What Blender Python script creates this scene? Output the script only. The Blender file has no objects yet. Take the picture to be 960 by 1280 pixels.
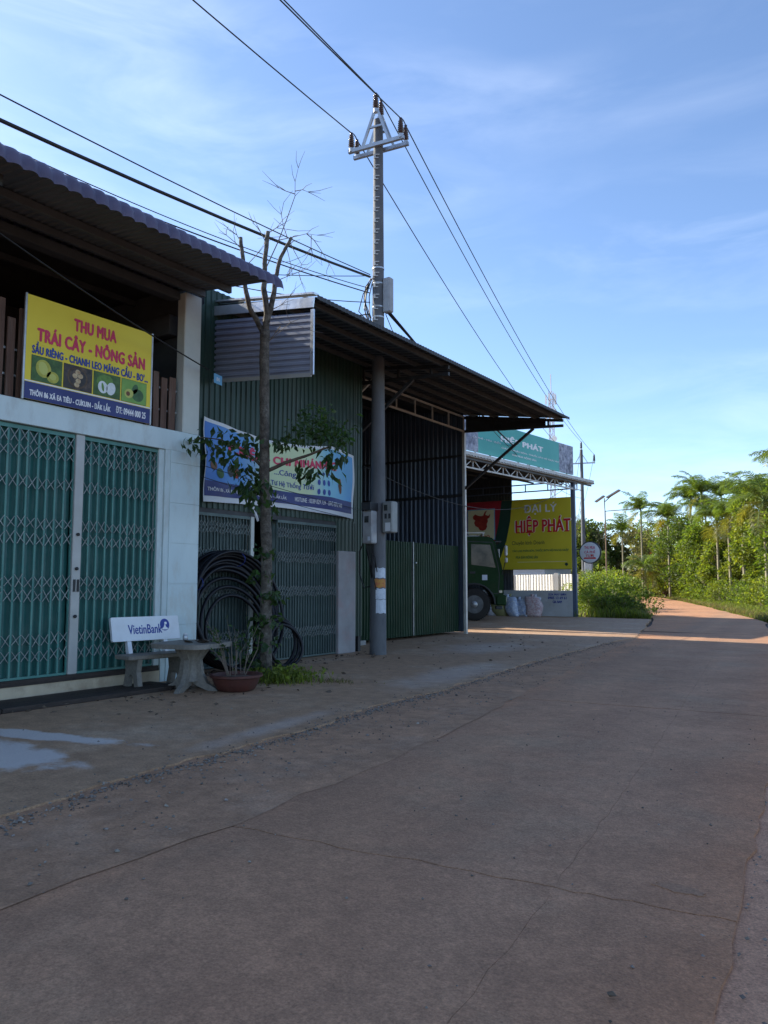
import bpy, bmesh, math, random
from mathutils import Vector, Matrix
R = math.radians
random.seed(7)
S = bpy.context.scene
COL = S.collection

# ------------------------------------------------------------------ camera
cam = bpy.data.cameras.new('camera'); camo = bpy.data.objects.new('camera', cam); COL.objects.link(camo)
cam.sensor_fit = 'VERTICAL'; cam.sensor_height = 24.0; cam.sensor_width = 24.0; cam.lens = 18.0
cam.clip_start = 0.05; cam.clip_end = 4000
camo.location = (0, 0, 1.40); camo.rotation_euler = (R(90 + 5.356), 0, R(34.39))
S.camera = camo
# ------------------------------------------------------------------ world, sun, exposure
SUN_EL = 33.0
SUN_DIR = Vector((-1.0, -0.085, 0)).normalized()          # horizontal direction TOWARDS the sun
W = bpy.data.worlds.new('World'); S.world = W; W.use_nodes = True
nt = W.node_tree; nt.nodes.clear()
wo = nt.nodes.new('ShaderNodeOutputWorld'); bg = nt.nodes.new('ShaderNodeBackground')
sky = nt.nodes.new('ShaderNodeTexSky'); sky.sky_type = 'NISHITA'; sky.sun_disc = False
sky.sun_elevation = R(SUN_EL); sky.sun_rotation = math.atan2(SUN_DIR.x, SUN_DIR.y)
sky.air_density = 0.85; sky.dust_density = 0.5; sky.ozone_density = 3.0; sky.altitude = 500
bg.inputs['Strength'].default_value = 0.15
tc = nt.nodes.new('ShaderNodeTexCoord')
mp = nt.nodes.new('ShaderNodeMapping'); mp.inputs['Scale'].default_value = (1.6, 1.6, 7.5); mp.inputs['Rotation'].default_value = (R(6), R(-8), R(20))
n1 = nt.nodes.new('ShaderNodeTexNoise'); n1.inputs['Scale'].default_value = 2.2; n1.inputs['Detail'].default_value = 9; n1.inputs['Roughness'].default_value = 0.58; n1.inputs['Distortion'].default_value = 0.5
n2 = nt.nodes.new('ShaderNodeTexNoise'); n2.inputs['Scale'].default_value = 1.1; n2.inputs['Detail'].default_value = 3
r1 = nt.nodes.new('ShaderNodeMapRange'); r1.inputs[1].default_value = 0.44; r1.inputs[2].default_value = 0.76
r2 = nt.nodes.new('ShaderNodeMapRange'); r2.inputs[1].default_value = 0.36; r2.inputs[2].default_value = 0.66
mul = nt.nodes.new('ShaderNodeMath'); mul.operation = 'MULTIPLY'
mul2 = nt.nodes.new('ShaderNodeMath'); mul2.operation = 'MULTIPLY'; mul2.inputs[1].default_value = 0.16
mixc = nt.nodes.new('ShaderNodeMix'); mixc.data_type = 'RGBA'; mixc.inputs[7].default_value = (7.6, 8.0, 8.6, 1)
L = nt.links.new
L(tc.outputs['Generated'], mp.inputs['Vector']); L(mp.outputs[0], n1.inputs['Vector']); L(mp.outputs[0], n2.inputs['Vector'])
L(n1.outputs[0], r1.inputs[0]); L(n2.outputs[0], r2.inputs[0]); L(r1.outputs[0], mul.inputs[0]); L(r2.outputs[0], mul.inputs[1])
L(mul.outputs[0], mul2.inputs[0]); L(mul2.outputs[0], mixc.inputs[0]); L(sky.outputs[0], mixc.inputs[6]); L(mixc.outputs[2], bg.inputs['Color'])
L(bg.outputs[0], wo.inputs['Surface'])
sl = bpy.data.lights.new('sun', 'SUN'); sl.energy = 5.0; sl.angle = R(0.53); sl.color = (1.0, 0.92, 0.77)
so = bpy.data.objects.new('sun', sl); COL.objects.link(so)
sv = Vector((SUN_DIR.x * math.cos(R(SUN_EL)), SUN_DIR.y * math.cos(R(SUN_EL)), math.sin(R(SUN_EL))))
so.rotation_euler = sv.to_track_quat('Z', 'Y').to_euler(); so.location = (-40, 0, 30)
vs = S.view_settings; vs.view_transform = 'Standard'; vs.look = 'None'; vs.gamma = 1.0; vs.exposure = 0.95; vs.use_curve_mapping = False
S.render.engine = 'CYCLES'
S.cycles.max_bounces = 7; S.cycles.diffuse_bounces = 4; S.cycles.transparent_max_bounces = 6

# ------------------------------------------------------------------ materials
MATS = {}
def mat(name, col, col2=None, rough=0.7, metal=0.0, scale=3.0, bump=0.0, bscale=30.0, spec=0.4, stains=None, stain_scale=1.2, stain_amt=0.5,
        transl=None, island=0.0, emit=None, speck=None, stretch=None, detail=5.0, coat=0.0):
    m = bpy.data.materials.new(name); m.use_nodes = True; t = m.node_tree; N = t.nodes; l = t.links.new
    b = N['Principled BSDF']; out = N['Material Output']
    b.inputs['Roughness'].default_value = rough; b.inputs['Metallic'].default_value = metal
    b.inputs['Specular IOR Level'].default_value = spec
    if coat: b.inputs['Coat Weight'].default_value = coat
    if col2 is None: col2 = tuple(c * 0.78 for c in col)
    g = N.new('ShaderNodeNewGeometry'); src = g.outputs['Position']
    if stretch:
        q = N.new('ShaderNodeMapping'); q.inputs['Scale'].default_value = stretch; l(src, q.inputs['Vector']); src = q.outputs[0]
    n = N.new('ShaderNodeTexNoise'); n.inputs['Scale'].default_value = scale; n.inputs['Detail'].default_value = detail; n.inputs['Roughness'].default_value = 0.62
    l(src, n.inputs['Vector'])
    cr = N.new('ShaderNodeMapRange'); cr.inputs[1].default_value = 0.32; cr.inputs[2].default_value = 0.68; l(n.outputs[0], cr.inputs[0])
    mx = N.new('ShaderNodeMix'); mx.data_type = 'RGBA'; mx.inputs[6].default_value = (*col, 1); mx.inputs[7].default_value = (*col2, 1)
    l(cr.outputs[0], mx.inputs[0]); c = mx.outputs[2]
    if stains:
        n3 = N.new('ShaderNodeTexNoise'); n3.inputs['Scale'].default_value = stain_scale; n3.inputs['Detail'].default_value = 7; n3.inputs['Roughness'].default_value = 0.7; l(src, n3.inputs['Vector'])
        c3 = N.new('ShaderNodeMapRange'); c3.inputs[1].default_value = 0.5; c3.inputs[2].default_value = 0.72; c3.inputs[4].default_value = stain_amt; l(n3.outputs[0], c3.inputs[0])
        m3 = N.new('ShaderNodeMix'); m3.data_type = 'RGBA'; m3.inputs[7].default_value = (*stains, 1); l(c3.outputs[0], m3.inputs[0]); l(c, m3.inputs[6]); c = m3.outputs[2]
    if speck:
        for (sc_, lo, hi) in speck:
            n5 = N.new('ShaderNodeTexNoise'); n5.inputs['Scale'].default_value = sc_; n5.inputs['Detail'].default_value = 4; n5.inputs['Roughness'].default_value = 0.75; l(src, n5.inputs['Vector'])
            c5 = N.new('ShaderNodeMapRange'); c5.inputs[1].default_value = 0.3; c5.inputs[2].default_value = 0.7; c5.inputs[3].default_value = lo; c5.inputs[4].default_value = hi; l(n5.outputs[0], c5.inputs[0])
            m5 = N.new('ShaderNodeMix'); m5.data_type = 'RGBA'; m5.blend_type = 'MULTIPLY'; m5.inputs[0].default_value = 1; l(c, m5.inputs[6]); l(c5.outputs[0], m5.inputs[7]); c = m5.outputs[2]
    if island:
        h = N.new('ShaderNodeHueSaturation'); mr = N.new('ShaderNodeMapRange'); mr.inputs[3].default_value = 1 - island; mr.inputs[4].default_value = 1 + island
        l(g.outputs['Random Per Island'], mr.inputs[0]); l(mr.outputs[0], h.inputs['Value'])
        mr2 = N.new('ShaderNodeMapRange'); mr2.inputs[3].default_value = 0.5 - island * 0.05; mr2.inputs[4].default_value = 0.5 + island * 0.05
        ml = N.new('ShaderNodeMath'); ml.operation = 'FRACT'; mm = N.new('ShaderNodeMath'); mm.operation = 'MULTIPLY'; mm.inputs[1].default_value = 7.31
        l(g.outputs['Random Per Island'], mm.inputs[0]); l(mm.outputs[0], ml.inputs[0]); l(ml.outputs[0], mr2.inputs[0]); l(mr2.outputs[0], h.inputs['Hue'])
        l(c, h.inputs['Color']); c = h.outputs[0]
    l(c, b.inputs['Base Color'])
    if bump:
        n4 = N.new('ShaderNodeTexNoise'); n4.inputs['Scale'].default_value = bscale; n4.inputs['Detail'].default_value = 6; l(src, n4.inputs['Vector'])
        bp = N.new('ShaderNodeBump'); bp.inputs['Strength'].default_value = bump; bp.inputs['Distance'].default_value = 0.02; l(n4.outputs[0], bp.inputs['Height']); l(bp.outputs[0], b.inputs['Normal'])
    rr = N.new('ShaderNodeMapRange'); rr.inputs[3].default_value = max(0.05, rough - 0.12); rr.inputs[4].default_value = min(1, rough + 0.12); l(n.outputs[0], rr.inputs[0]); l(rr.outputs[0], b.inputs['Roughness'])
    if transl:
        tb = N.new('ShaderNodeBsdfTranslucent'); h2 = N.new('ShaderNodeMix'); h2.data_type = 'RGBA'; h2.blend_type = 'MULTIPLY'; h2.inputs[0].default_value = 1
        h2.inputs[7].default_value = (*transl, 1); l(c, h2.inputs[6]); l(h2.outputs[2], tb.inputs['Color'])
        ms = N.new('ShaderNodeMixShader'); ms.inputs[0].default_value = 0.5; l(b.outputs[0], ms.inputs[1]); l(tb.outputs[0], ms.inputs[2]); l(ms.outputs[0], out.inputs['Surface'])
    if emit:
        b.inputs['Emission Color'].default_value = (*emit, 1); b.inputs['Emission Strength'].default_value = 1.0
    MATS[name] = m; return m
M = mat
M('road', (0.43, 0.228, 0.126), (0.36, 0.195, 0.112), 0.82, speck=[(75, .64, 1.30), (22, .82, 1.16), (5, .86, 1.13), (0.35, .86, 1.14)], scale=0.9, bump=0.55, bscale=90, stains=(0.36, 0.235, 0.142), stain_scale=0.55, stain_amt=0.75)
M('joint', (0.075, 0.060, 0.052), rough=0.95)
M('stain_dark', (0.28, 0.15, 0.085), (0.36, 0.195, 0.11), 0.8, scale=9, speck=[(60, .6, 1.3)])
M('verge', (0.43, 0.242, 0.138), (0.35, 0.20, 0.118), 0.9, speck=[(60, .68, 1.25), (6, .8, 1.15), (1.5, .82, 1.15)], scale=1.6, bump=0.8, bscale=45, stains=(0.50, 0.335, 0.225), stain_scale=1.6, stain_amt=0.55)
M('apron', (0.475, 0.288, 0.168), (0.34, 0.208, 0.122), 0.72, speck=[(55, .6, 1.32), (5, .70, 1.2), (0.8, .76, 1.18)], scale=0.8, bump=0.4, bscale=38, stains=(0.53, 0.40, 0.285), stain_scale=0.7, stain_amt=0.7)
M('rubble', (0.27, 0.235, 0.20), (0.10, 0.08, 0.065), 0.9, scale=6, island=0.4)
M('pale_patch', (0.46, 0.48, 0.53), (0.27, 0.265, 0.26), 0.4, speck=[(30, .8, 1.15)], scale=2.2, spec=0.5)
M('soil', (0.22, 0.115, 0.065), (0.14, 0.085, 0.05), 0.95, scale=0.5, bump=0.6, bscale=8, stains=(0.10, 0.11, 0.04), stain_scale=0.3, stain_amt=0.9)
M('gravel', (0.60, 0.32, 0.19), (0.43, 0.225, 0.135), 0.9, speck=[(80, .55, 1.35)], scale=14, bump=0.6, bscale=120)
M('white_wall', (0.60, 0.70, 0.70), (0.52, 0.61, 0.61), 0.6, scale=1.2, bump=0.08, bscale=25, stretch=(1.5, 1.5, .6), stains=(0.36, 0.36, 0.33), stain_scale=1.4, stain_amt=0.6)
M('tile_wall', (0.58, 0.69, 0.70), (0.51, 0.61, 0.62), 0.36, scale=1.6, stretch=(1.5, 1.5, .6), stains=(0.48, 0.42, 0.33), stain_scale=1.6, stain_amt=0.6)
M('cream', (0.56, 0.46, 0.32), (0.42, 0.34, 0.24), 0.7, scale=3, stains=(0.2, 0.13, 0.08), stain_scale=2.5, stain_amt=0.6)
M('cream_col', (0.54, 0.56, 0.51), (0.46, 0.48, 0.44), 0.6, scale=2)
M('dark_timber', (0.055, 0.038, 0.030), (0.025, 0.019, 0.016), 0.7, scale=4, bump=0.5, bscale=20, stretch=(6, 0.7, 6))
M('teal_slat', (0.024, 0.120, 0.108), (0.017, 0.09, 0.082), 0.45, scale=2.5, stains=(0.10, 0.16, 0.14), stain_scale=2.0, stain_amt=0.5)
M('teal_bar', (0.070, 0.225, 0.195), (0.05, 0.175, 0.155), 0.42, scale=4, stains=(0.16, 0.22, 0.19), stain_scale=3, stain_amt=0.5)
M('link_grey', (0.33, 0.36, 0.35), (0.22, 0.235, 0.23), 0.45, metal=0.25, scale=8)
M('post_grey', (0.42, 0.42, 0.40), (0.36, 0.36, 0.34), 0.5, metal=0.2, scale=2)
M('link_dim', (0.24, 0.27, 0.265), (0.17, 0.19, 0.185), 0.5, metal=0.2, scale=8)
M('grey_gate', (0.085, 0.125, 0.12), (0.06, 0.088, 0.085), 0.5, metal=0.2, scale=4)
M('dark_metal', (0.045, 0.047, 0.050), (0.03, 0.03, 0.032), 0.55, metal=0.3, scale=3)
M('steel', (0.42, 0.43, 0.44), (0.32, 0.33, 0.34), 0.42, metal=0.55, scale=4, stains=(0.18, 0.12, 0.08), stain_scale=3, stain_amt=0.4)
M('white_steel', (0.56, 0.55, 0.52), (0.45, 0.44, 0.41), 0.5, metal=0.1, scale=3, stains=(0.25, 0.18, 0.12), stain_scale=3, stain_amt=0.4)
M('soffit_grey', (0.125, 0.13, 0.14), (0.095, 0.10, 0.108), 0.6, scale=2)
M('purple_roof', (0.105, 0.092, 0.15), (0.07, 0.062, 0.108), 0.5, scale=3, spec=0.4)
M('roof_sheet', (0.058, 0.063, 0.070), (0.042, 0.046, 0.052), 0.6, metal=0.15, scale=1.5, stains=(0.085, 0.082, 0.076), stain_scale=1.5, stain_amt=0.5)
M('purlin', (0.088, 0.092, 0.094), (0.064, 0.067, 0.070), 0.6, scale=3)
M('post_dark', (0.095, 0.10, 0.108), (0.07, 0.074, 0.08), 0.6, scale=3)
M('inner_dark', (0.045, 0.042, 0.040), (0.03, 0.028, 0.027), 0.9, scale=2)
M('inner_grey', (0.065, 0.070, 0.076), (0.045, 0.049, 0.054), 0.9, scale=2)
M('green_sheet', (0.023, 0.052, 0.038), (0.017, 0.040, 0.029), 0.45, metal=0.1, scale=2.6, stretch=(2.5, 2.5, .25), speck=[(6, .75, 1.2)], stains=(0.055, 0.066, 0.055), stain_scale=1.1, stain_amt=0.5)
M('green_gate', (0.011, 0.034, 0.018), (0.008, 0.026, 0.014), 0.42, metal=0.1, scale=2.6, stretch=(2.5, 2.5, .25), spec=0.15, speck=[(6, .75, 1.2)], stains=(0.030, 0.036, 0.018), stain_scale=0.9, stain_amt=0.45)
M('blue_sheet', (0.075, 0.095, 0.13), (0.055, 0.07, 0.10), 0.45, metal=0.2, scale=2.5, stretch=(2.5, 2.5, .25))
M('blue_panel', (0.31, 0.345, 0.44), (0.23, 0.26, 0.345), 0.38, metal=0.15, scale=2, stains=(0.30, 0.32, 0.38), stain_scale=2, stain_amt=0.4)
M('flashing', (0.62, 0.64, 0.68), (0.5, 0.52, 0.56), 0.30, metal=0.6, scale=5, bump=0.25, bscale=7)
M('brown_wood', (0.145, 0.080, 0.055), (0.085, 0.047, 0.034), 0.75, scale=3, bump=0.5, bscale=12, stretch=(5, 5, 0.5), stains=(0.22, 0.17, 0.14), stain_scale=2, stain_amt=0.5)
M('concrete', (0.30, 0.295, 0.28), (0.22, 0.215, 0.205), 0.8, scale=2.5, bump=0.3, bscale=35, stains=(0.12, 0.115, 0.11), stain_scale=1.5, stain_amt=0.6)
M('pole_conc', (0.13, 0.135, 0.143), (0.085, 0.088, 0.095), 0.75, scale=3, bump=0.2, bscale=40, stains=(0.16, 0.16, 0.165), stain_scale=1.2, stain_amt=0.5, stretch=(1, 1, 0.5))
M('rung_conc', (0.52, 0.52, 0.50), (0.42, 0.42, 0.41), 0.8)
M('pillar_conc', (0.36, 0.345, 0.345), (0.28, 0.265, 0.265), 0.75, scale=2, bump=0.2, bscale=20, stains=(0.40, 0.20, 0.19), stain_scale=2.6, stain_amt=0.35)
M('terrazzo', (0.25, 0.225, 0.19), (0.17, 0.155, 0.135), 0.6, scale=30, stains=(0.13, 0.12, 0.10), stain_scale=3, stain_amt=0.55)
M('white_paint', (0.72, 0.74, 0.76), (0.66, 0.68, 0.70), 0.45, scale=3, stains=(0.5, 0.48, 0.44), stain_scale=4, stain_amt=0.25)
M('yellow', (0.76, 0.60, 0.035), (0.70, 0.545, 0.03), 0.5, scale=0.9)
M('yellow2', (0.66, 0.54, 0.035), (0.58, 0.47, 0.03), 0.5, scale=0.8)
M('navy', (0.030, 0.040, 0.17), (0.026, 0.034, 0.14), 0.5, scale=2)
M('print_red', (0.60, 0.030, 0.10), (0.52, 0.025, 0.085), 0.5)
M('print_red2', (0.62, 0.022, 0.025), (0.54, 0.02, 0.02), 0.5)
M('print_white', (0.80, 0.80, 0.80), (0.74, 0.74, 0.75), 0.5)
M('print_pale', (0.72, 0.66, 0.40), (0.66, 0.60, 0.36), 0.5)
M('print_blue', (0.025, 0.055, 0.30), (0.02, 0.045, 0.25), 0.5)
M('print_green', (0.03, 0.16, 0.06), (0.025, 0.13, 0.05), 0.5)
M('print_dgreen', (0.02, 0.055, 0.035), (0.016, 0.045, 0.03), 0.5)
M('print_black', (0.02, 0.02, 0.022), rough=0.5)
M('sign_red', (0.40, 0.018, 0.030), (0.33, 0.015, 0.026), 0.5)
M('cow_red', (0.42, 0.045, 0.022), (0.26, 0.022, 0.014), 0.5, scale=6)
M('teal_sign', (0.075, 0.40, 0.36), (0.06, 0.36, 0.325), 0.5, scale=0.6)
M('photo_beans', (0.36, 0.38, 0.48), (0.05, 0.055, 0.09), 0.5, scale=5.5, stains=(0.62, 0.64, 0.70), stain_scale=4, stain_amt=0.8)
M('fruit_green', (0.08, 0.17, 0.03), (0.025, 0.065, 0.015), 0.5, scale=9)
M('fruit_dark', (0.05, 0.035, 0.03), (0.02, 0.02, 0.02), 0.5, scale=12, stains=(0.2, 0.12, 0.08), stain_scale=9, stain_amt=0.7)
M('durian', (0.50, 0.46, 0.06), (0.30, 0.31, 0.04), 0.5, scale=20)
M('soursop_skin', (0.14, 0.28, 0.04), (0.08, 0.17, 0.03), 0.5, scale=20)
M('soursop_flesh', (0.72, 0.76, 0.74), (0.6, 0.65, 0.64), 0.5, scale=20)
M('avocado', (0.05, 0.14, 0.025), (0.02, 0.06, 0.012), 0.4, scale=8)
M('avocado_bg', (0.22, 0.42, 0.08), (0.15, 0.30, 0.06), 0.5, scale=5)
M('avocado_cut', (0.50, 0.52, 0.12), (0.42, 0.44, 0.1), 0.5)
M('seed', (0.16, 0.06, 0.02), rough=0.5)
M('passion', (0.60, 0.50, 0.30), (0.35, 0.2, 0.1), 0.5, scale=24)
M('hdpe', (0.006, 0.0065, 0.010), (0.004, 0.004, 0.007), 0.42, scale=3, spec=0.3)
M('hdpe_stripe', (0.04, 0.06, 0.30), rough=0.35)
M('pot', (0.105, 0.032, 0.024), (0.065, 0.022, 0.018), 0.6, scale=5, stains=(0.08, 0.05, 0.04), stain_scale=4, stain_amt=0.6)
M('bark', (0.135, 0.115, 0.092), (0.038, 0.032, 0.026), 0.9, speck=[(40, .6, 1.3)], scale=11, bump=0.9, bscale=22, stains=(0.30, 0.28, 0.24), stain_scale=7, stain_amt=0.55)
M('bark_dark', (0.14, 0.105, 0.075), (0.07, 0.05, 0.038), 0.9, scale=6, bump=0.8, bscale=20)
M('twig', (0.20, 0.16, 0.125), (0.13, 0.10, 0.08), 0.9, scale=8)
M('leaf_dark', (0.050, 0.090, 0.028), (0.03, 0.062, 0.022), 0.42, scale=3, transl=(1.5, 1.7, 0.7), island=0.4)
M('leaf_mid', (0.155, 0.205, 0.036), (0.10, 0.15, 0.028), 0.5, scale=0.6, transl=(1.6, 1.6, 0.5), island=0.45)
M('leaf_yellow', (0.22, 0.26, 0.043), (0.135, 0.19, 0.033), 0.5, scale=0.6, transl=(1.4, 1.35, 0.45), island=0.4)
M('leaf_olive', (0.21, 0.20, 0.09), (0.15, 0.155, 0.06), 0.55, scale=0.6, transl=(1.4, 1.35, 0.7), island=0.45)
M('leaf_deep', (0.095, 0.13, 0.030), (0.05, 0.085, 0.02), 0.5, scale=0.5, transl=(1.6, 1.6, 0.5), island=0.5)
M('leaf_red', (0.22, 0.085, 0.025), (0.14, 0.06, 0.02), 0.5, scale=0.6, transl=(1.3, 1.2, 0.7), island=0.4)
M('palm_leaf', (0.135, 0.18, 0.042), (0.08, 0.13, 0.032), 0.42, scale=1.5, transl=(1.5, 1.5, 0.5), island=0.35)
M('palm_old', (0.21, 0.20, 0.045), (0.13, 0.15, 0.035), 0.5, scale=1.5, transl=(1.3, 1.2, 0.5), island=0.35)
M('palm_trunk', (0.34, 0.30, 0.20), (0.22, 0.20, 0.13), 0.85, scale=3, stretch=(1, 1, 3))
M('palm_shaft', (0.14, 0.20, 0.05), (0.10, 0.15, 0.04), 0.6, scale=3)
M('grass', (0.18, 0.215, 0.045), (0.12, 0.165, 0.034), 0.6, scale=1.0, transl=(1.5, 1.5, 0.5), island=0.45)
M('grass_dry', (0.24, 0.20, 0.085), (0.15, 0.14, 0.055), 0.7, scale=1.0, transl=(1.2, 1.2, 0.7), island=0.4)
M('insulator', (0.050, 0.022, 0.020), (0.032, 0.015, 0.014), 0.22, scale=3, spec=0.6)
M('galv', (0.50, 0.52, 0.54), (0.40, 0.42, 0.44), 0.40, metal=0.6, scale=8)
M('cable', (0.012, 0.012, 0.013), rough=0.55)
M('meter_grey', (0.36, 0.37, 0.38), (0.29, 0.30, 0.31), 0.5, scale=4, stains=(0.25, 0.23, 0.21), stain_scale=4, stain_amt=0.5)
M('meter_box', (0.27, 0.28, 0.275), (0.2, 0.21, 0.205), 0.5, scale=4)
M('paper', (0.62, 0.66, 0.72), (0.48, 0.52, 0.58), 0.8, scale=9, stains=(0.3, 0.33, 0.38), stain_scale=14, stain_amt=0.7)
M('paper_red', (0.42, 0.10, 0.06), (0.5, 0.30, 0.06), 0.8, scale=14)
M('truck_green', (0.014, 0.042, 0.013), (0.011, 0.033, 0.010), 0.6, scale=2, spec=0.12, stains=(0.035, 0.038, 0.02), stain_scale=2.2, stain_amt=0.45)
M('rubber', (0.016, 0.015, 0.014), (0.03, 0.026, 0.022), 0.9, scale=5)
M('rim', (0.11, 0.115, 0.12), (0.07, 0.07, 0.07), 0.5, metal=0.4, scale=6)
M('hub', (0.40, 0.40, 0.40), (0.3, 0.3, 0.3), 0.4, metal=0.6, scale=6)
M('cab_glass', (0.085, 0.065, 0.055), (0.02, 0.02, 0.02), 0.15, scale=2.5, spec=0.3)  # warm tone painted in for the reflection and cab interior seen in the pane
M('glass', (0.03, 0.035, 0.035), (0.025, 0.03, 0.03), 0.08, spec=0.8)
M('lamp_lens', (0.7, 0.6, 0.45), rough=0.25)
M('fence_white', (0.72, 0.70, 0.64), (0.62, 0.60, 0.54), 0.55, scale=2)
M('lowwall', (0.50, 0.505, 0.50), (0.42, 0.425, 0.42), 0.8, scale=1.2, bump=0.15, bscale=20, stains=(0.30, 0.24, 0.18), stain_scale=1.0, stain_amt=0.5)
M('sack_blue', (0.34, 0.42, 0.62), (0.66, 0.68, 0.70), 0.6, speck=[(14, .6, 1.2)], scale=9, bump=0.5, bscale=9)
M('sack_white', (0.56, 0.56, 0.60), (0.46, 0.46, 0.52), 0.6, scale=5, bump=0.5, bscale=9)
M('sack_pink', (0.62, 0.56, 0.54), (0.42, 0.22, 0.22), 0.65, speck=[(14, .65, 1.15)], scale=10, bump=0.5, bscale=9)
M('sack_olive', (0.28, 0.26, 0.11), (0.19, 0.17, 0.07), 0.7, scale=6, bump=0.5, bscale=9)
M('tower_paint', (0.52, 0.50, 0.52), (0.45, 0.40, 0.42), 0.6, scale=0.3)
M('solar', (0.34, 0.35, 0.37), (0.28, 0.29, 0.31), 0.45, spec=0.4)
M('rust_post', (0.26, 0.17, 0.10), (0.2, 0.13, 0.08), 0.7, scale=4)
M('plate_blue', (0.16, 0.42, 0.66), (0.12, 0.36, 0.6), 0.5)
M('house_wall', (0.50, 0.55, 0.60), (0.44, 0.48, 0.54), 0.8, scale=1)
M('house_roof', (0.10, 0.13, 0.19), (0.08, 0.10, 0.15), 0.6, scale=1)
M('banner_white', (0.66, 0.68, 0.70), (0.60, 0.62, 0.64), 0.6)

def apron_pale_patches():                  # pale patches mixed into the forecourt colour, ragged soft outline
    m = MATS['apron']; t = m.node_tree; N = t.nodes; l = t.links.new; b = N['Principled BSDF']
    src = b.inputs['Base Color'].links[0].from_socket; g = N.new('ShaderNodeNewGeometry')
    nz = N.new('ShaderNodeTexNoise'); nz.inputs['Scale'].default_value = 2.6; nz.inputs['Detail'].default_value = 8; nz.inputs['Roughness'].default_value = .65; l(g.outputs['Position'], nz.inputs['Vector'])
    last = None
    for (cx_, cy_, sx, sy, rot) in ((-6.75, 3.5, 1.25, .40, .12), (-6.9, 4.18, 1.25, .16, .22), (-5.25, 5.7, .16, 1.2, .14), (-6.0, 10.6, .5, 1.8, .1), (-7.9, 15.5, .9, 1.6, .1)):
        mp_ = N.new('ShaderNodeMapping'); mp_.vector_type = 'TEXTURE'; mp_.inputs['Location'].default_value = (cx_, cy_, 0); mp_.inputs['Rotation'].default_value = (0, 0, rot); mp_.inputs['Scale'].default_value = (sx, sy, 1000); l(g.outputs['Position'], mp_.inputs['Vector'])
        ln = N.new('ShaderNodeVectorMath'); ln.operation = 'LENGTH'; l(mp_.outputs[0], ln.inputs[0])
        ad = N.new('ShaderNodeMath'); ad.operation = 'MULTIPLY_ADD'; ad.inputs[1].default_value = 1.7; l(nz.outputs[0], ad.inputs[0]); l(ln.outputs['Value'], ad.inputs[2])
        mr = N.new('ShaderNodeMapRange'); mr.inputs[1].default_value = 1.95 if sy < 1 else 2.1; mr.inputs[2].default_value = 1.65 if sy < 1 else 1.2; mr.inputs[4].default_value = .82 if sy < 1 else .28; l(ad.outputs[0], mr.inputs[0])
        if last is None: last = mr.outputs[0]
        else:
            mm = N.new('ShaderNodeMath'); mm.operation = 'MAXIMUM'; l(last, mm.inputs[0]); l(mr.outputs[0], mm.inputs[1]); last = mm.outputs[0]
    mx = N.new('ShaderNodeMix'); mx.data_type = 'RGBA'; mx.inputs[7].default_value = (.60, .56, .53, 1); l(last, mx.inputs[0]); l(src, mx.inputs[6]); l(mx.outputs[2], b.inputs['Base Color'])
apron_pale_patches()
def road_wear():                    # wheel tracks and red dust along the edges, following the road's direction
    m = MATS['road']; t = m.node_tree; N = t.nodes; l = t.links.new; b = N['Principled BSDF']
    src = b.inputs['Base Color'].links[0].from_socket; g = N.new('ShaderNodeNewGeometry'); sp = N.new('ShaderNodeSeparateXYZ'); l(g.outputs['Position'], sp.inputs[0])
    nz = N.new('ShaderNodeTexNoise'); nz.inputs['Scale'].default_value = .9; nz.inputs['Detail'].default_value = 6; l(g.outputs['Position'], nz.inputs['Vector'])
    u = N.new('ShaderNodeMath'); u.operation = 'MULTIPLY_ADD'; u.inputs[1].default_value = .115; l(sp.outputs[1], u.inputs[0]); l(sp.outputs[0], u.inputs[2])
    u2 = N.new('ShaderNodeMath'); u2.operation = 'MULTIPLY_ADD'; u2.inputs[1].default_value = .9; l(nz.outputs[0], u2.inputs[0]); l(u.outputs[0], u2.inputs[2])
    mr = N.new('ShaderNodeMapRange'); mr.inputs[1].default_value = -3.0; mr.inputs[2].default_value = .35; l(u2.outputs[0], mr.inputs[0])
    cr = N.new('ShaderNodeValToRGB'); e = cr.color_ramp.elements; e[0].position = 0; e[0].color = (1.0, .93, .86, 1); e[1].position = 1; e[1].color = (1.0, .86, .76, 1)
    for p, c in ((.16, (.84, .86, .88, 1)), (.32, (.97, .99, 1.0, 1)), (.5, (.86, .86, .87, 1)), (.66, (.96, .98, 1.0, 1)), (.82, (.88, .86, .85, 1))):
        q = e.new(p); q.color = c
    l(mr.outputs[0], cr.inputs[0]); mx = N.new('ShaderNodeMix'); mx.data_type = 'RGBA'; mx.blend_type = 'MULTIPLY'; mx.inputs[0].default_value = 1; l(src, mx.inputs[6]); l(cr.outputs[0], mx.inputs[7])
    ml = N.new('ShaderNodeMix'); ml.data_type = 'RGBA'; ml.blend_type = 'MULTIPLY'; ml.inputs[0].default_value = 1; ml.inputs[7].default_value = (1.1, 1.1, 1.1, 1); l(mx.outputs[2], ml.inputs[6]); l(ml.outputs[2], b.inputs['Base Color'])
road_wear()
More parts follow.
